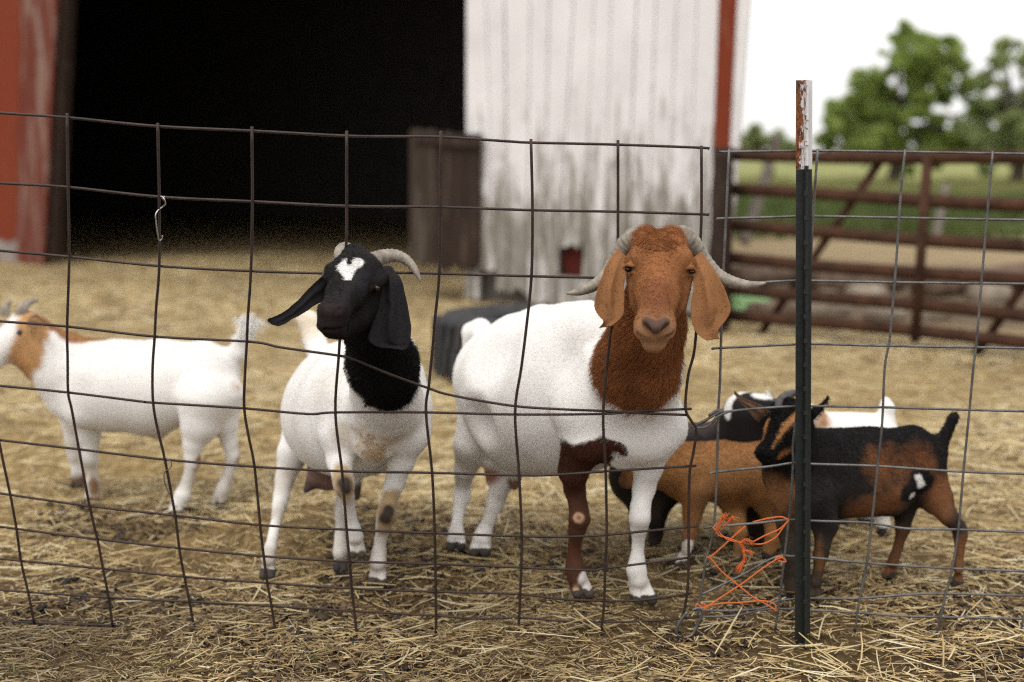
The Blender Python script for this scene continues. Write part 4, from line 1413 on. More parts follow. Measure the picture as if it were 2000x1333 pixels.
# ---- goat with the brown head
def goat_brown():
    b = Blob()
    f1, f2 = gY(1136, 1172), gY(1255, 1184)
    h1, h2 = gY(890, 1078), gY(937, 1090)
    b.chain([(1228, 805, 3.25, 88), (1135, 765, 3.42, 142), (1050, 760, 3.60, 148), (992, 742, 3.74, 106)], 0.05)
    b.chain([(1110, 795, 3.45, 132), (1040, 805, 3.58, 120)], 0.04)
    b.ball((972, 735, 3.80, 76), 0.05)
    b.chain([(1165, 660, 3.32, 68), (1100, 688, 3.45, 84)], 0.05)                     # withers
    b.chain([(1150, 612, 3.40, 16), (1060, 618, 3.60, 15), (985, 640, 3.78, 18)], 0.05)   # spine
    b.ball((1000, 650, 3.66, 26), 0.04)                                              # hip bone
    b.chain([(1172, 720, 3.22, 44), (1135, 800, 3.22, 56), (1150, 860, 3.20, 44)], 0.03)  # shoulder
    b.chain([(1300, 838, 3.20, 44), (1270, 860, 3.18, 44)], 0.05)
    b.chain([(1230, 850, 3.19, 44), (1215, 880, 3.22, 36)], 0.05)                     # brisket
    b.hollow((1050, 760, 3.60, 148), (-0.62, -0.62, 0.50), 0.016, 0.10, 0.05)         # hollow of the flank
    b.hollow((1050, 770, 3.60, 148), (-0.75, -0.60, -0.25), 0.022, 0.07, 0.04)
    b.chain([(1283, 560, 2.985, 56), (1265, 640, 3.05, 70), (1245, 720, 3.13, 84), (1238, 795, 3.21, 86)], 0.04)   # neck
    b.chain([(1280, 690, 3.00, 24), (1274, 745, 3.045, 22), (1262, 800, 3.10, 22)], 0.03)  # dewlap
    # head
    b.ell((1288, 508, 2.905, 0), (62, 56, 56), 0.025)
    b.chain([(1288, 515, 2.875, 48), (1284, 575, 2.835, 43), (1280, 622, 2.80, 33)], 0.025)
    b.chain([(1286, 560, 2.93, 52), (1280, 640, 2.85, 36)], 0.025)
    b.ell((1279, 636, 2.800, 0), (40, 34, 28), 0.02)
    b.ell((1278, 650, 2.800, 0), (37, 31, 20), 0.015)
    b.ell((1277, 673, 2.808, 0), (23, 23, 18), 0.015)
    b.chain([(1286, 560, 2.80, 18), (1282, 610, 2.775, 17)], 0.02)
    b.chain([(1246, 500, 2.862, 20), (1229, 511, 2.880, 13)], 0.015)                  # brows
    b.chain([(1332, 502, 2.862, 20), (1348, 516, 2.880, 13)], 0.015)
    b.chain([(1240, 545, 2.88, 18), (1250, 590, 2.87, 22)], 0.02)                     # cheeks
    b.chain([(1336, 548, 2.88, 18), (1322, 592, 2.87, 22)], 0.02)
    b.ball((1262, 468, 2.89, 28), 0.015)
    b.ball((1312, 468, 2.89, 28), 0.015)
    b.cut([(1227, 526, 2.852, 7)], 0.005)
    b.cut([(1350, 531, 2.852, 7)], 0.005)
    b.chain([(1217, 523, 2.866, 4), (1226, 517, 2.853, 5), (1237, 521, 2.852, 4)], 0.006).chain([(1219, 532, 2.866, 3), (1228, 535, 2.857, 4), (1236, 531, 2.856, 3)], 0.006)
    b.chain([(1360, 528, 2.866, 4), (1351, 522, 2.853, 5), (1340, 526, 2.852, 4)], 0.006).chain([(1358, 537, 2.866, 3), (1349, 540, 2.857, 4), (1341, 536, 2.856, 3)], 0.006)
    b.chain([(1262, 628, 2.762, 8), (1281, 640, 2.757, 11), (1301, 629, 2.762, 8)], 0.012)
    b.cut([(1259, 630, 2.748, 5), (1270, 645, 2.744, 3.5)], 0.005)
    b.cut([(1304, 631, 2.748, 5), (1293, 646, 2.744, 3.5)], 0.005)
    b.cut([(1281, 648, 2.745, 2), (1280, 662, 2.752, 2)], 0.005)
    b.cut([(1242, 652, 2.785, 3), (1258, 664, 2.768, 3), (1279, 667, 2.760, 3), (1298, 663, 2.768, 3), (1315, 650, 2.785, 3)], 0.005)
    # fore legs
    b.chain([(1140, 862, 3.22, 46), (1120, 920, 3.24, 30), (1122, 955, f1 + 0.015, 22), (1130, 992, f1, 19), (1132, 1014, f1 - 0.008, 21), (1127, 1034, f1, 17), (1122, 1065, f1 + 0.012, 12), (1121, 1095, f1 + 0.012, 14), (1123, 1112, f1 + 0.006, 19), (1128, 1130, f1, 19)], 0.02)
    b.chain([(1114, 925, f1 + 0.05, 12), (1118, 960, f1 + 0.045, 8)], 0.015)
    b.foot(1137, 1172, f1, 46, 6)
    b.chain([(1280, 852, 3.20, 44), (1266, 912, 3.23, 29), (1258, 955, f2 + 0.015, 22), (1251, 992, f2, 19), (1250, 1012, f2 - 0.008, 20), (1248, 1032, f2, 16), (1246, 1065, f2 + 0.012, 12), (1244, 1095, f2 + 0.010, 15), (1243, 1114, f2 + 0.006, 20), (1247, 1134, f2, 20)], 0.02)
    b.foot(1256, 1184, f2, 52, 9)
    # hind legs
    b.chain([(948, 800, 3.74, 58), (925, 868, 3.72, 38), (908, 918, 3.75, 22), (904, 952, h1 + 0.10, 16), (903, 968, h1 + 0.09, 17), (896, 1000, h1 + 0.05, 11.5), (891, 1034, h1 + 0.02, 13), (890, 1050, h1, 16)], 0.02)
    b.foot(891, 1079, h1, 40, 0)
    b.chain([(1015, 850, 3.72, 52), (995, 915, 3.71, 27), (974, 962, h2 + 0.05, 18), (968, 980, h2 + 0.05, 18), (955, 1015, h2 + 0.02, 12), (945, 1040, h2 + 0.01, 15), (941, 1055, h2, 17)], 0.02)
    b.foot(938, 1090, h2, 44, -3)
    b.chain([(965, 905, 3.70, 22), (958, 940, 3.70, 9)], 0.02).chain([(1008, 920, 3.66, 18), (1006, 950, 3.66, 8)], 0.02)
    b.chain([(958, 670, 3.84, 26), (938, 645, 3.88, 22), (922, 650, 3.90, 20), (914, 690, 3.91, 12)], 0.02)           # tail
    pat = [
        (CREAM, [(912, 690, 3.92, 24), (915, 650, 3.95, 10)], {'n': 0.01, 'soft': 0.02}),
        (DIRTY, [(930, 905, 3.70, 26), (910, 930, 3.70, 18)], {'a': 0.22, 'soft': 0.05}),
        (DIRTY, [(1030, 930, 3.6, 70)], {'a': 0.25, 'soft': 0.08}),
        (BROWN, [(1286, 540, 2.90, 128), (1262, 655, 3.02, 112), (1244, 712, 3.06, 103)], {'n': 0.014, 'soft': 0.006, 'len': 0.017}),
        (BROWN, [(1286, 540, 2.87, 110), (1280, 660, 2.79, 62)], {'len': 0.005}),
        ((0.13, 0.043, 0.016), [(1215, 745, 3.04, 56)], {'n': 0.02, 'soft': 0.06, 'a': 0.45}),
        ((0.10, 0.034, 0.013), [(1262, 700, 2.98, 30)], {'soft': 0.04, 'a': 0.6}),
        (LBROWN, [(1285, 560, 2.82, 115)], {'soft': 0.05, 'a': 0.75, 'len': 0.0055}),
        (LBROWN, [(1190, 570, 2.9, 100)], {'ear': 1, 'len': 0.004}),
        ((0.27, 0.125, 0.052), [(1390, 580, 2.9, 110)], {'ear': 1, 'len': 0.004}),
        ((0.27, 0.125, 0.052), [(1190, 570, 2.9, 110)], {'ear': 1, 'len': 0.004}),
        (BROWN, [(1287, 462, 2.88, 62)], {'len': 0.015, 'soft': 0.03, 'a': 0.6, 'noear': 1}),
        ((0.12, 0.046, 0.020), [(1236, 548, 2.855, 10), (1246, 590, 2.85, 12), (1250, 625, 2.83, 8)], {'soft': 0.018, 'a': 0.6, 'noear': 1}),
        ((0.12, 0.046, 0.020), [(1338, 552, 2.855, 10), (1328, 592, 2.85, 12), (1318, 625, 2.83, 8)], {'soft': 0.018, 'a': 0.6, 'noear': 1}),
        ((0.33, 0.15, 0.065), [(1236, 508, 2.85, 10), (1225, 536, 2.86, 9)], {'soft': 0.012, 'a': 0.6, 'noear': 1}),
        ((0.33, 0.15, 0.065), [(1342, 512, 2.85, 10), (1352, 541, 2.86, 9)], {'soft': 0.012, 'a': 0.6, 'noear': 1}),
        ((0.20, 0.072, 0.034), [(1285, 560, 2.79, 26), (1282, 600, 2.76, 18)], {'soft': 0.03, 'a': 0.7}),
        ((0.36, 0.195, 0.10), [(1279, 652, 2.785, 48)], {'n': 0.008, 'soft': 0.03, 'len': 0.0035, 'a': 0.85}),
        ((0.105, 0.060, 0.043), [(1262, 628, 2.755, 11), (1281, 640, 2.75, 14), (1301, 629, 2.755, 11)], {'n': 0.003, 'soft': 0.008, 'len': 0.0, 'var': 0}),
        ((0.03, 0.02, 0.016), [(1260, 632, 2.752, 5), (1270, 645, 2.75, 4)], {'n': 0.001, 'soft': 0.004, 'len': 0.0, 'var': 0}),
        ((0.03, 0.02, 0.016), [(1303, 633, 2.752, 5), (1293, 646, 2.75, 4)], {'n': 0.001, 'soft': 0.004, 'len': 0.0, 'var': 0}),
        ((0.10, 0.045, 0.025), [(1244, 653, 2.785, 5), (1259, 665, 2.768, 5), (1279, 668, 2.76, 5), (1298, 664, 2.768, 5), (1313, 651, 2.785, 5)], {'n': 0.002, 'soft': 0.006, 'a': 0.8}),
        ((0.06, 0.026, 0.014), [(1227, 527, 2.855, 9)], {'n': 0.002, 'soft': 0.006, 'len': 0.003, 'noear': 1}),
        ((0.06, 0.026, 0.014), [(1350, 532, 2.855, 9)], {'n': 0.002, 'soft': 0.006, 'len': 0.003, 'noear': 1}),
        (DBROWN, [(1138, 912, 3.20, 42), (1122, 930, 3.24, 46), (1130, 1010, f1, 40), (1122, 1080, f1, 38), (1124, 1122, f1, 36), (1118, 1150, f1, 26)], {'n': 0.012, 'soft': 0.006}),
        (DBROWN, [(1140, 905, 3.19, 62), (1172, 890, 3.14, 30), (1206, 888, 3.13, 20)], {'n': 0.012, 'soft': 0.006, 'len': 0.012}),
        ((0.50, 0.30, 0.20), [(1131, 1012, f1 - 0.025, 12)], {'n': 0.003, 'soft': 0.004, 'len': 0.002}),
        ((0.13, 0.05, 0.03), [(1131, 1012, f1 - 0.029, 5)], {'n': 0.002, 'soft': 0.006, 'len': 0.002}),
        ((0.70, 0.66, 0.62), [(1150, 1132, f1 - 0.02, 20), (1156, 1152, f1 - 0.03, 20)], {'n': 0.006}),
        ((0.50, 0.32, 0.22), [(1124, 1156, f1 - 0.035, 14)], {'n': 0.004, 'soft': 0.01}),
        ((0.30, 0.15, 0.07), [(1264, 1010, f2 - 0.01, 10)], {'n': 0.006, 'soft': 0.006}),
        (DIRTY, [(1250, 1150, f2, 30)], {'a': 0.18, 'soft': 0.03}),
        ((0.30, 0.13, 0.09), [(962, 925, 3.70, 24)], {'n': 0.006, 'soft': 0.02, 'len': 0.001}),
        ((0.20, 0.10, 0.07), [(1006, 945, 3.66, 16)], {'n': 0.006, 'soft': 0.01, 'len': 0.001}),
    ]
    earL = [((1206, 486), (1228, 506), 2.895, -0.01), ((1187, 513), (1223, 530), 2.875, -0.01), ((1172, 548), (1219, 560), 2.862), ((1161, 588), (1219, 594), 2.856), ((1165, 610), (1217, 612), 2.852), ((1177, 627), (1208, 626), 2.85), ((1171, 641), (1193, 637), 2.85)]
    earR = [((1348, 508), (1370, 492), 2.895), ((1352, 532), (1392, 522), 2.875), ((1354, 560), (1410, 553), 2.865), ((1349, 598), (1425, 592), 2.858), ((1350, 622), (1424, 612), 2.854), ((1354, 640), (1411, 632), 2.852), ((1364, 655), (1401, 648), 2.85), ((1380, 665), (1405, 662), 2.848)]
    horns = [
        [(1268, 478, 2.91, 20), (1246, 462, 2.93, 21), (1222, 478, 2.945, 19), (1203, 508, 2.95, 16), (1185, 538, 2.94, 14), (1164, 556, 2.925, 12), (1138, 568, 2.91, 9), (1122, 572, 2.905, 6), (1107, 574, 2.90, 2)],
        [(1306, 478, 2.91, 20), (1328, 461, 2.93, 21), (1352, 476, 2.94, 18), (1376, 508, 2.945, 14), (1400, 537, 2.94, 14), (1428, 551, 2.925, 12.5), (1460, 557, 2.91, 9), (1480, 556, 2.90, 6), (1496, 553, 2.895, 2)]]
    eyes = [(1227, 526, 2.868, 7.5), (1350, 531, 2.868, 7.5)]
    build_goat((P(1100, 1120, 3.45) * np.array([1, 1, 0])), 'white goat with brown head, drooping ears and long swept horns, one brown foreleg', b, 0.0037, WHITE, pat,
               ears=[((earL, 0.14), {'wave': 0.02}), ((earR, 0.14), {'wave': 0.03})], horns=horns, eyes=eyes, comb=(-0.62, 0.5, -0.6), hair={'n': 150000, 'len': 0.0042, 'rad': 0.00040, 'seed': 5, 'curl': [(1287, 470, 2.88, 60), (1290, 500, 2.84, 30)]})
goat_brown()

# ---- goat with the black head
def goat_black():
    b = Blob()
    f1, f2 = gY(738, 1150), gY(690, 1128)
    h1, h2 = gY(522, 1134), gY(667, 1120)
    b.chain([(752, 812, 3.37, 76), (712, 795, 3.52, 118), (688, 798, 3.68, 126), (672, 772, 3.82, 96)], 0.05)
    b.chain([(690, 820, 3.52, 112), (655, 820, 3.66, 96)], 0.04)
    b.ball((660, 762, 3.90, 76), 0.05)
    b.chain([(770, 742, 3.40, 62), (722, 732, 3.56, 76)], 0.05)
    b.chain([(800, 800, 3.38, 44), (804, 850, 3.36, 38)], 0.04)                       # shoulders
    b.chain([(678, 790, 3.38, 46), (664, 850, 3.36, 40)], 0.04)
    b.chain([(738, 810, 3.31, 48), (732, 862, 3.31, 36), (728, 890, 3.34, 22)], 0.045)    # breast and brisket
    b.cut([(690, 850, 3.275, 8), (700, 890, 3.275, 12)], 0.03)
    b.cut([(782, 850, 3.275, 8), (770, 890, 3.275, 12)], 0.03)
    b.chain([(716, 570, 2.975, 46), (730, 640, 3.05, 58), (746, 710, 3.15, 68), (756, 785, 3.30, 72)], 0.05)
    # head turned to the left of the picture
    b.ell((698, 538, 2.910, 0), (54, 52, 48), 0.025)
    b.chain([(692, 538, 2.88, 45), (674, 575, 2.83, 38), (656, 606, 2.785, 30)], 0.025)
    b.chain([(722, 580, 2.93, 40), (692, 618, 2.87, 33), (664, 640, 2.81, 25)], 0.025)
    b.ell((651, 610, 2.775, 0), (32, 30, 24), 0.02)
    b.ell((648, 636, 2.775, 0), (32, 28, 19), 0.015)
    b.ell((655, 652, 2.785, 0), (24, 23, 13), 0.012)
    b.chain([(746, 543, 2.885, 16), (738, 552, 2.868, 14)], 0.012)
    b.chain([(645, 528, 2.875, 14), (640, 543, 2.868, 11)], 0.012)
    b.chain([(680, 560, 2.80, 14), (660, 598, 2.762, 13)], 0.02)
    b.ball((692, 500, 2.93, 26), 0.015)
    b.cut([(737, 564, 2.846, 7)], 0.006)
    b.cut([(643, 606, 2.742, 5), (650, 614, 2.738, 3)], 0.005)
    b.cut([(664, 606, 2.745, 5), (658, 614, 2.738, 3)], 0.005)
    b.cut([(620, 634, 2.768, 2.6), (638, 645, 2.752, 2.6), (660, 646, 2.752, 2.6), (684, 635, 2.775, 2.6)], 0.005)
    # fore legs: one standing, one lifted
    b.chain([(796, 845, 3.36, 38), (784, 900, 3.37, 27), (770, 945, f1 + 0.015, 20), (758, 985, f1, 18), (755, 1006, f1 - 0.008, 19), (749, 1028, f1, 15), (743, 1055, f1 + 0.01, 11.5), (740, 1080, f1 + 0.01, 14), (738, 1098, f1 + 0.004, 18)], 0.02)
    b.foot(738, 1151, f1, 40, 0)
    b.chain([(664, 852, 3.36, 36), (664, 900, 3.34, 26), (669, 932, 3.285, 20), (672, 948, 3.275, 20), (677, 972, 3.29, 15), (684, 1005, 3.32, 11.5), (690, 1032, 3.335, 14), (693, 1048, 3.34, 18)], 0.02)
    b.foot(697, 1094, 3.345, 38, 2)
    # hind legs
    b.chain([(598, 832, 3.78, 48), (573, 884, 3.74, 30), (556, 935, 3.73, 18), (549, 972, 3.69, 15), (546, 988, 3.67, 15), (537, 1030, h1 + 0.07, 10.5), (528, 1072, h1 + 0.02, 12), (524, 1092, h1 + 0.004, 15)], 0.02)
    b.foot(522, 1134, h1, 34, -2)
    b.chain([(690, 870, 3.80, 46), (680, 945, 3.76, 24), (670, 1000, 3.74, 16), (665, 1045, h2 + 0.04, 11.5), (664, 1080, h2, 15)], 0.02)
    b.foot(665, 1120, h2, 32, 0)
    b.chain([(640, 905, 3.70, 40), (640, 925, 3.70, 34)], 0.02)                        # udder
    b.chain([(618, 932, 3.68, 18), (598, 958, 3.67, 7)], 0.02).chain([(690, 925, 3.68, 20), (697, 972, 3.67, 7)], 0.02)
    b.chain([(628, 700, 3.97, 26), (612, 660, 4.01, 22), (602, 628, 4.03, 22), (592, 622, 4.04, 16)], 0.02)             # tail
    pat = [
        (CREAM, [(600, 635, 4.02, 34)], {'n': 0.02, 'soft': 0.04, 'a': 0.7}),
        (DIRTY, [(665, 770, 3.40, 48)], {'soft': 0.06, 'a': 0.28}),
        (DIRTY, [(760, 840, 3.27, 40)], {'soft': 0.06, 'a': 0.30}),
        ((0.44, 0.28, 0.105), [(715, 870, None, 24), (728, 892, None, 36), (740, 880, None, 22)], {'n': 0.035, 'soft': 0.07, 'a': 0.75, 'len': 0.012}),
        ((0.33, 0.24, 0.13), [(672, 845, 3.31, 22)], {'soft': 0.03, 'a': 0.55}),
        ((0.36, 0.23, 0.09), [(664, 918, None, 26), (670, 945, None, 28), (674, 975, None, 20)], {'n': 0.01, 'soft': 0.02, 'a': 0.85}),
        ((0.05, 0.035, 0.03), [(672, 945, 3.255, 15), (674, 955, 3.255, 13)], {'n': 0.006, 'soft': 0.012, 'len': 0.003}),
        ((0.30, 0.19, 0.075), [(764, 975, None, 22), (757, 1005, None, 30), (749, 1030, None, 22)], {'n': 0.01, 'soft': 0.018, 'a': 0.9}),
        ((0.035, 0.025, 0.022), [(758, 1000, f1 - 0.028, 14), (753, 1012, f1 - 0.028, 13)], {'n': 0.006, 'soft': 0.010, 'len': 0.003}),
        (DIRTY, [(550, 930, 3.7, 20), (535, 1050, 3.5, 18)], {'soft': 0.03, 'a': 0.22}),
        ((0.035, 0.03, 0.028), [(686, 1084, None, 13), (696, 1088, None, 12), (708, 1084, None, 13)], {'n': 0.008, 'soft': 0.01, 'len': 0.004}),
        ((0.04, 0.035, 0.032), [(726, 1138, f1 - 0.03, 14), (732, 1128, f1 - 0.035, 10)], {'n': 0.008, 'soft': 0.008, 'len': 0.002}),
        ((0.17, 0.10, 0.085), [(630, 930, 3.68, 46)], {'n': 0.01, 'soft': 0.03, 'len': 0.001}),
        ((0.07, 0.045, 0.045), [(600, 955, 3.67, 22)], {'n': 0.01, 'soft': 0.02, 'len': 0.0}),
        ((0.09, 0.06, 0.055), [(697, 965, 3.67, 24)], {'n': 0.01, 'soft': 0.02, 'len': 0.0}),
        (BLACK, [(692, 560, 2.88, 118), (724, 650, 3.03, 82), (748, 716, 3.09, 82), (766, 738, 3.15, 74)], {'n': 0.014, 'soft': 0.005, 'len': 0.014, 'var': 0}),
        ((0.008, 0.0072, 0.0078), [(690, 555, 2.86, 105), (652, 640, 2.78, 70)], {'soft': 0.02, 'len': 0.0045, 'var': 0}),
        ((0.021, 0.020, 0.024), [(718, 540, None, 24), (690, 560, None, 20), (668, 585, None, 14)], {'soft': 0.03, 'a': 0.7, 'noear': 1, 'len': 0.004, 'var': 0}),  # lighter colour along the bridge of the face, a painted top-lit sheen
        ((0.016, 0.015, 0.018), [(760, 600, 2.9, 120)], {'ear': 1, 'len': 0.004}),
        ((0.010, 0.0095, 0.011), [(580, 600, 2.88, 80)], {'ear': 1, 'len': 0.004}),
        ((0.013, 0.0095, 0.0095), [(650, 622, 2.755, 36)], {'soft': 0.03, 'len': 0.003}),
        ((0.03, 0.021, 0.021), [(642, 602, 2.75, 9), (663, 602, 2.75, 9)], {'soft': 0.01, 'n': 0.004, 'len': 0.0}),
        ((0.74, 0.72, 0.70), [(667, 512, None, 9), (681, 520, None, 13), (700, 510, None, 9)], {'n': 0.014, 'soft': 0.003, 'len': 0.007, 'var': 0}),
        ((0.74, 0.72, 0.70), [(681, 522, None, 14), (680, 539, None, 8)], {'n': 0.012, 'soft': 0.003, 'len': 0.006, 'var': 0}),
        ((0.20, 0.07, 0.03), [(722, 695, 3.06, 5)], {'n': 0.002, 'soft': 0.003}),
        ((0.30, 0.17, 0.10), [(703, 737, 3.08, 5)], {'n': 0.002, 'soft': 0.003}),
        ((0.055, 0.026, 0.018), [(733, 566, 2.852, 9)], {'n': 0.002, 'soft': 0.006, 'len': 0.002, 'noear': 1}),
    ]
    earR = [((738, 520), (764, 522), 2.90, 0.01), ((745, 560), (785, 550), 2.895), ((738, 600), (797, 600), 2.892), ((725, 640), (803, 640), 2.888), ((721, 662), (802, 664), 2.886), ((732, 673), (798, 678), 2.886), ((752, 680), (788, 684), 2.886)]
    earL = [((640, 530), (640, 590), 2.90), ((606, 561), (624, 592), 2.885), ((580, 589), (600, 607), 2.87), ((558, 607), (578, 620), 2.86), ((538, 617), (560, 631), 2.855), ((525, 622), (544, 637), 2.85), ((522, 627), (532, 634), 2.85)]
    horns = [
        [(672, 512, 2.93, 15), (668, 497, 2.95, 16), (674, 488, 2.99, 15), (684, 494, 3.03, 12), (694, 520, 3.06, 7), (700, 545, 3.07, 2)],
        [(728, 508, 2.92, 15), (750, 502, 2.94, 15), (772, 500, 2.945, 12.5), (793, 508, 2.94, 10), (808, 524, 2.93, 7.5), (816, 538, 2.92, 5), (821, 550, 2.915, 1.5)]]
    eyes = [(736, 563, 2.862, 7.5), (636, 538, 2.876, 7)]
    build_goat((P(690, 1130, 3.5) * np.array([1, 1, 0])), 'white goat with black head and neck, white forehead star, lifting a foreleg', b, 0.0037, WHITE, pat,
               ears=[((earR, 0.10), {'wave': 0.02}), ((earL, 0.08), {'fold': 0.1})], horns=horns, eyes=eyes, comb=(-0.55, 0.6, -0.58), hair={'n': 150000, 'len': 0.0042, 'rad': 0.00040, 'seed': 6})
goat_black()

# ---- white goat walking at the left
def goat_white():
    b = Blob()
    f1, f2, h1, h2 = gY(182, 982), gY(148, 953), gY(350, 1006), gY(428, 992)
    m = (f1 + h1) / 2 + 0.06
    b.chain([(150, 768, m, 60), (225, 755, m, 78), (310, 757, m, 78), (400, 742, m, 66)], 0.05)
    b.chain([(215, 775, m, 66), (290, 782, m, 62), (345, 772, m, 58)], 0.04)
    b.chain([(185, 706, m, 38), (290, 710, m, 40), (320, 702, m, 36), (398, 708, m, 40), (440, 722, m, 28)], 0.04)
    b.chain([(170, 735, m - 0.07, 32), (160, 800, m - 0.06, 36)], 0.03)
    b.chain([(150, 755, m, 56), (118, 725, m - 0.02, 52), (85, 690, m - 0.03, 46), (58, 660, m - 0.04, 42)], 0.04)
    b.chain([(70, 668, m - 0.02, 34), (130, 682, m, 30), (190, 695, m, 32)], 0.04)
    b.chain([(50, 645, m - 0.04, 40), (22, 670, m - 0.06, 34), (-18, 700, m - 0.08, 25), (-34, 706, m - 0.085, 22)], 0.03)
    b.chain([(58, 690, m - 0.04, 32), (80, 738, m, 16)], 0.03)
    b.chain([(168, 805, f1 + 0.02, 34), (174, 850, f1 + 0.01, 23), (176, 880, f1, 15), (177, 897, f1 - 0.004, 16), (180, 922, f1 + 0.004, 10), (181, 942, f1, 13), (181, 956, f1, 14)], 0.02)
    b.foot(180, 982, f1, 30, -4, split=False)
    b.chain([(145, 810, f2, 32), (146, 855, f2, 19), (146, 892, f2, 14), (149, 915, f2, 10), (151, 934, f2, 13)], 0.02)
    b.foot(150, 955, f2, 28, -4, split=False)
    b.chain([(398, 785, h1 + 0.04, 56), (390, 832, h1 + 0.03, 36), (378, 868, h1 + 0.02, 21), (375, 892, h1 + 0.02, 16), (376, 905, h1 + 0.02, 15), (366, 938, h1 + 0.01, 11), (356, 968, h1, 15), (350, 982, h1, 16)], 0.02)
    b.foot(345, 1008, h1, 34, -6, split=False)
    b.chain([(432, 775, h2, 46), (438, 825, h2, 26), (449, 868, h2, 15), (455, 892, h2, 14), (447, 925, h2, 10.5), (436, 955, h2, 14), (431, 968, h2, 15)], 0.02)
    b.foot(426, 993, h2, 32, -5, split=False)
    b.chain([(438, 705, m, 26), (464, 690, m, 18), (472, 660, m, 14), (480, 640, m, 16)], 0.02)
    for q in ((458, 622), (470, 616), (484, 616), (498, 620), (508, 628)):
        b.chain([(480, 642, m, 14), (q[0], q[1], m + 0.02, 5)], 0.01)
    b.chain([(300, 830, m, 26), (310, 845, m, 14)], 0.03)
    TAN = (0.48, 0.27, 0.12)
    pat = [(WHITE, [(484, 632, m, 34)], {'len': 0.03}), (TAN, [(50, 645, m - 0.08, 44), (52, 690, m - 0.08, 40), (78, 735, m - 0.02, 24)], {'n': 0.012, 'soft': 0.02}),
           (WHITE, [(8, 610, m - 0.1, 26), (-10, 680, m - 0.15, 34)], {'n': 0.01, 'soft': 0.02}),
           ((0.30, 0.145, 0.062), [(100, 640, m, 36), (140, 652, m, 34), (196, 660, m, 16)], {'n': 0.010, 'soft': 0.012}),
           ((0.30, 0.17, 0.09), [(72, 628, m - 0.13, 40)], {'ear': 1}), ((0.10, 0.05, 0.03), [(152, 945, f2, 22)], {'soft': 0.02}), ((0.22, 0.11, 0.06), [(183, 945, f1 - 0.03, 16), (184, 960, f1 - 0.03, 14)], {'soft': 0.015}),
           ((0.22, 0.09, 0.04), [(385, 895, h1 + 0.02, 14), (382, 910, h1 + 0.02, 14)], {'n': 0.01, 'soft': 0.012}), ((0.30, 0.15, 0.08), [(460, 895, h2, 10)], {'soft': 0.01}),
           ((0.09, 0.06, 0.04), [(428, 988, h2, 20)], {'soft': 0.02}), ((0.12, 0.08, 0.05), [(352, 1000, h1, 18)], {'soft': 0.02}),
           ((0.45, 0.28, 0.20), [(464, 755, m - 0.08, 12)], {'soft': 0.03, 'a': 0.6}), (CREAM, [(300, 850, m, 30)], {'soft': 0.03, 'a': 0.6})]
    ear = [((56, 620), (52, 640), m - 0.11), ((68, 614), (66, 640), m - 0.13), ((80, 618), (80, 642), m - 0.14), ((88, 628), (86, 642), m - 0.14)]
    horns = [[(38, 622, m - 0.06, 11), (44, 604, m - 0.06, 10), (56, 592, m - 0.05, 7), (76, 585, m - 0.04, 2)], [(8, 616, m - 0.02, 10), (12, 600, m - 0.02, 8), (22, 588, m - 0.02, 2)]]
    build_goat(P(270, 990, m) * np.array([1, 1, 0]), 'all-white goat with tan cheek and raised bushy tail walking out at the left', b, 0.0052, WHITE, pat,
               ears=[((ear, 0.1), {})], horns=horns, eyes=[(38, 650, m - 0.145, 6)], hair={'n': 60000, 'len': 0.0055, 'rad': 0.0006, 'seed': 7}, comb=(0.8, 0, -0.6))
goat_white()

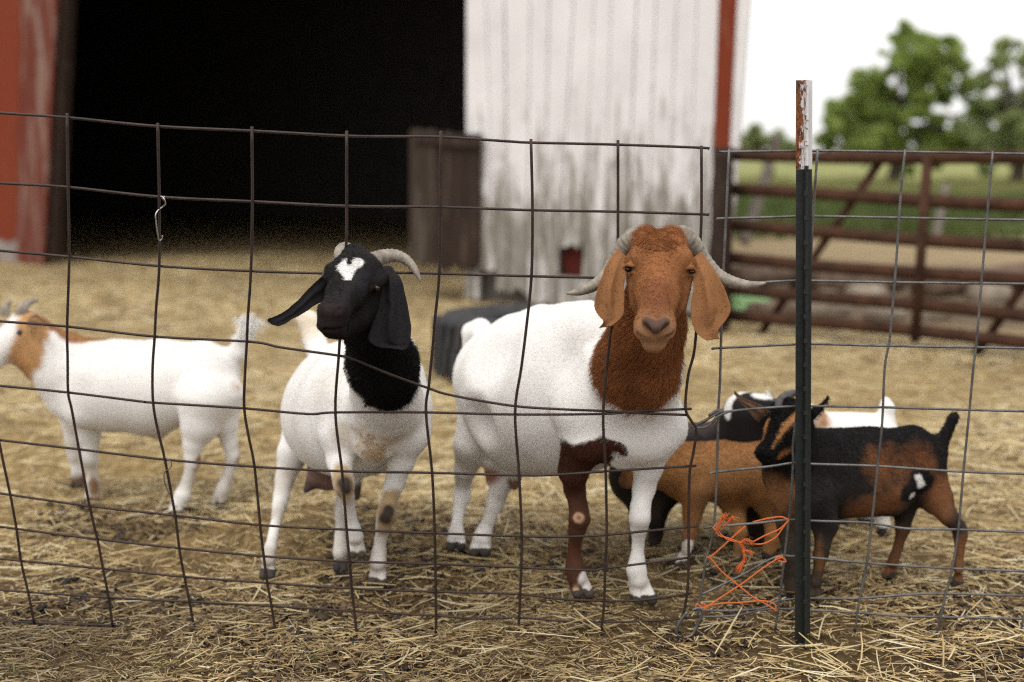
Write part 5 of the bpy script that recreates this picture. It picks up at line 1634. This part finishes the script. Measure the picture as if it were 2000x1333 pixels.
# ---- striped kid behind the post
def kid_striped():
    b = Blob()
    f1, f2, h1, h2 = gY(1592, 1172), gY(1545, 1168), gY(1870, 1150), gY(1735, 1134)
    m = h1 + 0.05
    b.chain([(1560, 925, m - 0.02, 66), (1620, 925, m, 72), (1700, 920, m, 72), (1775, 905, m, 60)], 0.05)
    b.chain([(1640, 940, m, 66), (1720, 935, m, 66)], 0.05)
    b.chain([(1590, 885, m, 38), (1690, 885, m, 42), (1780, 875, m, 42), (1815, 885, m, 32)], 0.05)
    b.chain([(1560, 910, m - 0.02, 60), (1545, 870, m - 0.08, 52), (1542, 835, m - 0.12, 46)], 0.05)
    b.chain([(1538, 818, m - 0.13, 42), (1522, 842, m - 0.17, 29), (1503, 872, m - 0.21, 19), (1495, 886, m - 0.225, 18)], 0.02)
    b.chain([(1552, 848, m - 0.13, 32), (1512, 890, m - 0.19, 14)], 0.02)
    b.ell((1495, 882, m - 0.225, 0), (21, 18, 15), 0.012)
    b.ell((1499, 899, m - 0.215, 0), (15, 14, 9), 0.010)
    b.ball((1556, 826, m - 0.17, 13), 0.012)
    b.cut([(1488, 880, m - 0.25, 3.5)], 0.004).cut([(1503, 879, m - 0.25, 3.5)], 0.004)
    b.cut([(1482, 892, m - 0.245, 1.8), (1500, 897, m - 0.24, 1.8), (1520, 890, m - 0.22, 1.8)], 0.006)
    b.chain([(1598, 975, f1 + 0.03, 40), (1612, 1025, f1 + 0.02, 26), (1607, 1065, f1, 16), (1603, 1085, f1, 16), (1598, 1115, f1, 11), (1593, 1138, f1, 14)], 0.02)
    b.foot(1590, 1172, f1, 32, -3, split=False)
    b.chain([(1545, 980, f2 + 0.05, 44), (1545, 1040, f2 + 0.04, 26), (1545, 1090, f2, 16), (1545, 1150, f2, 14)], 0.03)
    b.chain([(1800, 922, m, 52), (1826, 970, m - 0.02, 33), (1852, 1008, h1, 19), (1874, 1032, h1, 14), (1876, 1046, h1, 14), (1874, 1080, h1, 10), (1872, 1112, h1, 12)], 0.02)
    b.foot(1870, 1150, h1, 28, -2, split=False)
    b.chain([(1775, 948, h2, 40), (1766, 995, h2, 22), (1763, 1035, h2, 14), (1754, 1070, h2, 10), (1744, 1098, h2, 12)], 0.02)
    b.foot(1736, 1134, h2, 28, -5, split=False)
    b.chain([(1610, 868, m - 0.06, 26), (1600, 950, m - 0.08, 30)], 0.03)
    b.hollow((1700, 920, m, 78), (0.45, -0.85, 0.3), 0.012, 0.06, 0.04)
    b.chain([(1828, 880, m, 20), (1846, 850, m, 13), (1862, 815, m, 12), (1868, 806, m, 5)], 0.02)
    b.ball((1750, 985, m - 0.03, 18), 0.03)
    TAN = (0.36, 0.155, 0.055)
    pat = [(TAN, [(1535, 965, m - 0.06, 55)], {'n': 0.02, 'soft': 0.04, 'a': 0.6}),
           ((0.20, 0.078, 0.030), [(1745, 905, m - 0.12, 48), (1810, 905, m - 0.10, 40)], {'n': 0.02, 'soft': 0.05}),
           ((0.19, 0.075, 0.03), [(1690, 1000, m - 0.08, 34), (1760, 985, m - 0.1, 36)], {'n': 0.02, 'soft': 0.04, 'a': 0.8}),
           ((0.20, 0.078, 0.030), [(1840, 960, m - 0.05, 34), (1835, 1000, m - 0.05, 26)], {'n': 0.015, 'soft': 0.03, 'a': 0.8}),
           ((0.20, 0.078, 0.030), [(1880, 1060, h1 - 0.01, 16), (1880, 1120, h1 - 0.01, 14)], {'soft': 0.02, 'a': 0.8}),
           ((0.20, 0.075, 0.03), [(1758, 1040, h2, 18), (1740, 1110, h2, 18)], {'soft': 0.03, 'a': 0.7}),
           ((0.20, 0.078, 0.030), [(1592, 1050, f1 - 0.03, 16), (1606, 1110, f1 - 0.02, 12)], {'soft': 0.02, 'a': 0.8}),
           (BLACK, [(1800, 942, None, 26), (1782, 968, None, 24)], {'n': 0.012, 'soft': 0.01}),
           (BLACK, [(1560, 1040, f1, 20), (1630, 1010, f1 - 0.05, 22), (1620, 1080, f1 - 0.02, 14)], {'n': 0.012, 'soft': 0.02}),
           ((0.7, 0.68, 0.66), [(1794, 934, None, 7), (1800, 948, None, 7)], {'n': 0.004}), ((0.7, 0.68, 0.66), [(1785, 972, None, 8)], {'n': 0.004}),
           ((0.5, 0.3, 0.26), [(1745, 985, m - 0.06, 8)], {'n': 0.004}),
           (BLACK, [(1540, 830, m - 0.15, 56), (1500, 880, m - 0.22, 34)], {'n': 0.008, 'soft': 0.01}),
           ((0.36, 0.165, 0.058), [(1494, 806, None, 9), (1488, 830, None, 12), (1482, 858, None, 6)], {'n': 0.003, 'soft': 0.005, 'noear': 1, 'len': 0.004}),
           ((0.36, 0.165, 0.058), [(1560, 808, None, 9), (1538, 828, None, 9), (1524, 850, None, 7), (1511, 874, None, 4)], {'n': 0.003, 'soft': 0.005, 'noear': 1, 'len': 0.004}),
           ((0.30, 0.12, 0.04), [(1526, 893, None, 9), (1542, 884, None, 8)], {'n': 0.005, 'soft': 0.01}),
           ((0.16, 0.09, 0.06), [(1460, 790, m - 0.16, 60)], {'ear': 1})]
    e1 = [((1500, 800), (1478, 822), m - 0.15), ((1470, 785), (1462, 805), m - 0.17), ((1450, 776), (1448, 788), m - 0.175), ((1434, 764), (1436, 772), m - 0.18)]
    e2 = [((1580, 800), (1588, 822), m - 0.13), ((1596, 792), (1602, 806), m - 0.14), ((1608, 784), (1612, 790), m - 0.145), ((1617, 773), (1619, 776), m - 0.15)]
    horns = [[(1522, 800, m - 0.15, 10), (1524, 784, m - 0.13, 9), (1536, 773, m - 0.10, 8), (1552, 768, m - 0.07, 7), (1568, 772, m - 0.05, 4)], [(1560, 800, m - 0.12, 10), (1566, 784, m - 0.10, 8), (1576, 776, m - 0.08, 4)]]
    build_goat(P(1700, 1150, m) * np.array([1, 1, 0]), 'black and brown kid with tan face stripes standing behind the steel post', b, 0.0046, (0.013, 0.0115, 0.012), pat,
               ears=[((e1, 0.12), {}), ((e2, 0.12), {})], horns=horns, eyes=[(1552, 835, m - 0.225, 6)], hair={'n': 60000, 'len': 0.009, 'rad': 0.0005, 'seed': 8}, hornmat=M_HORN_DARK, comb=(0.8, 0, -0.5))
kid_striped()

# ---- tan kid
def kid_tan():
    b = Blob()
    f1, f2, h1, h2 = gY(1330, 1110), gY(1440, 1100), gY(1448, 1098), gY(1500, 1092)
    m = f1 + 0.12
    b.chain([(1345, 925, m, 50), (1420, 926, m, 54), (1490, 922, m, 50), (1540, 915, m, 42)], 0.05)
    b.chain([(1330, 905, m, 34), (1500, 902, m, 34)], 0.05)
    b.chain([(1345, 930, m - 0.02, 50), (1300, 915, m - 0.05, 40), (1268, 918, m - 0.06, 36)], 0.04)
    b.chain([(1268, 915, m - 0.06, 34), (1240, 930, m - 0.07, 24), (1222, 940, m - 0.08, 15)], 0.03)
    b.chain([(1358, 962, f1 + 0.06, 33), (1352, 1005, f1 + 0.05, 20), (1348, 1045, f1 + 0.03, 14), (1341, 1075, f1, 11)], 0.02)
    b.foot(1330, 1110, f1, 28, -5, split=False)
    b.chain([(1425, 965, m, 34), (1436, 1005, m, 21), (1446, 1040, f2, 14), (1442, 1075, f2, 10)], 0.02)
    b.foot(1438, 1102, f2, 26, -3, split=False)
    b.chain([(1500, 960, m, 44), (1515, 1010, m, 26), (1510, 1050, h2, 15), (1500, 1085, h2, 13)], 0.03)
    T = (0.32, 0.15, 0.055)
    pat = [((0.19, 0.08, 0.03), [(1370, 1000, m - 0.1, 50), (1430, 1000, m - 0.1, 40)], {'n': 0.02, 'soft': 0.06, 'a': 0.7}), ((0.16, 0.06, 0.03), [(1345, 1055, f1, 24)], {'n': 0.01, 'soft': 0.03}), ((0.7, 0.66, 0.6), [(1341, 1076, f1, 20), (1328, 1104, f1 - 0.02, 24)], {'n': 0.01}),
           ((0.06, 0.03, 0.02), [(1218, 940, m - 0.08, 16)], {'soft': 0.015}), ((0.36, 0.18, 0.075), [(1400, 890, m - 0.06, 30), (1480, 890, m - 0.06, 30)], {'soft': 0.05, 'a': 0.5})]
    build_goat(P(1400, 1100, m) * np.array([1, 1, 0]), 'small tan kid with one white foot seen through the gap between the panels', b, 0.0055, T, pat, eyes=[(1252, 912, m - 0.11, 5)], hair={'n': 40000, 'len': 0.010, 'rad': 0.0006, 'seed': 9}, comb=(0.8, 0, -0.5))
kid_tan()

# ---- black goat with white head markings, behind the tan kid
def goat_dark():
    b = Blob()
    f1, h1 = gY(1240, 1068), gY(1475, 1066)
    m = f1 + 0.02
    b.chain([(1250, 930, m, 62), (1320, 905, m, 68), (1400, 900, m, 64), (1450, 895, m, 56)], 0.06)
    b.chain([(1300, 870, m, 34), (1400, 868, m, 34)], 0.05)
    b.chain([(1440, 880, m - 0.03, 52), (1450, 845, m - 0.05, 46), (1458, 815, m - 0.06, 42)], 0.04)
    b.chain([(1455, 808, m - 0.06, 40), (1490, 802, m - 0.08, 30), (1515, 805, m - 0.08, 24)], 0.03)
    b.chain([(1262, 960, m, 40), (1250, 1010, m, 22), (1246, 1040, m, 15), (1240, 1058, m, 14)], 0.03)
    b.chain([(1300, 950, m - 0.05, 36), (1285, 1000, m - 0.05, 20), (1282, 1040, m - 0.05, 14), (1278, 1058, m - 0.05, 13)], 0.03)
    b.chain([(1460, 960, m, 44), (1475, 1010, m, 26), (1482, 1050, m, 16)], 0.03)
    b.chain([(1510, 960, m, 30), (1515, 1010, m, 24), (1512, 1050, m, 16)], 0.03)
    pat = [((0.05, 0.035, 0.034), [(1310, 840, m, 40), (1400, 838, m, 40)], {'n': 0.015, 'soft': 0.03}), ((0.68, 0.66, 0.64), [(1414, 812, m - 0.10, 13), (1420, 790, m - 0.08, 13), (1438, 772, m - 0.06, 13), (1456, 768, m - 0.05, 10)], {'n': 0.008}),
           ((0.68, 0.66, 0.64), [(1412, 817, m - 0.1, 9)], {'n': 0.003}), ((0.68, 0.66, 0.64), [(1480, 776, m - 0.08, 14), (1496, 778, m - 0.09, 14)], {'n': 0.006}), ((0.68, 0.66, 0.64), [(1522, 800, m - 0.1, 18)], {'n': 0.006})]
    e = [((1488, 786), (1504, 790), m - 0.09), ((1492, 772), (1510, 776), m - 0.09), ((1496, 764), (1506, 766), m - 0.09)]
    build_goat(P(1360, 1066, m) * np.array([1, 1, 0]), 'black goat with white head markings standing behind the tan kid', b, 0.0055, (0.009, 0.008, 0.0085), pat, ears=[((e, 0.1), {})])
goat_dark()

# ---- white goat with tan head, behind the striped kid
def goat_pale():
    b = Blob()
    h1 = gY(1725, 1052)
    m = h1 + 0.05
    b.chain([(1610, 880, m, 60), (1660, 878, m, 60), (1715, 872, m, 52)], 0.06)
    b.chain([(1610, 850, m, 34), (1700, 846, m, 32)], 0.05)
    b.chain([(1605, 860, m, 44), (1585, 840, m - 0.03, 36), (1572, 820, m - 0.05, 30), (1545, 840, m - 0.06, 20)], 0.04)
    b.chain([(1718, 845, m, 22), (1730, 820, m, 16), (1732, 798, m, 15), (1730, 785, m, 10)], 0.02)
    b.chain([(1715, 920, m, 36), (1718, 980, m, 20), (1724, 1020, m, 13), (1726, 1040, m, 14)], 0.03)
    b.chain([(1690, 920, m + 0.1, 36), (1690, 980, m + 0.1, 20), (1692, 1035, m + 0.1, 14)], 0.03)
    b.chain([(1610, 920, m, 36), (1612, 980, m, 20), (1612, 1038, m, 14)], 0.03)
    b.chain([(1640, 920, m + 0.1, 36), (1640, 980, m + 0.1, 20), (1640, 1035, m + 0.1, 14)], 0.03)
    pat = [((0.36, 0.17, 0.06), [(1580, 830, m - 0.04, 40), (1550, 840, m - 0.06, 30)], {'n': 0.012, 'soft': 0.02}), ((0.05, 0.045, 0.045), [(1600, 806, m, 12)], {'soft': 0.015})]
    build_goat(P(1660, 1050, m) * np.array([1, 1, 0]), 'white goat with tan neck and upright white tail behind the striped kid', b, 0.0055, WHITE, pat, horns=[[(1592, 814, m - 0.03, 8), (1600, 803, m - 0.02, 7), (1608, 806, m, 3)]])
goat_pale()
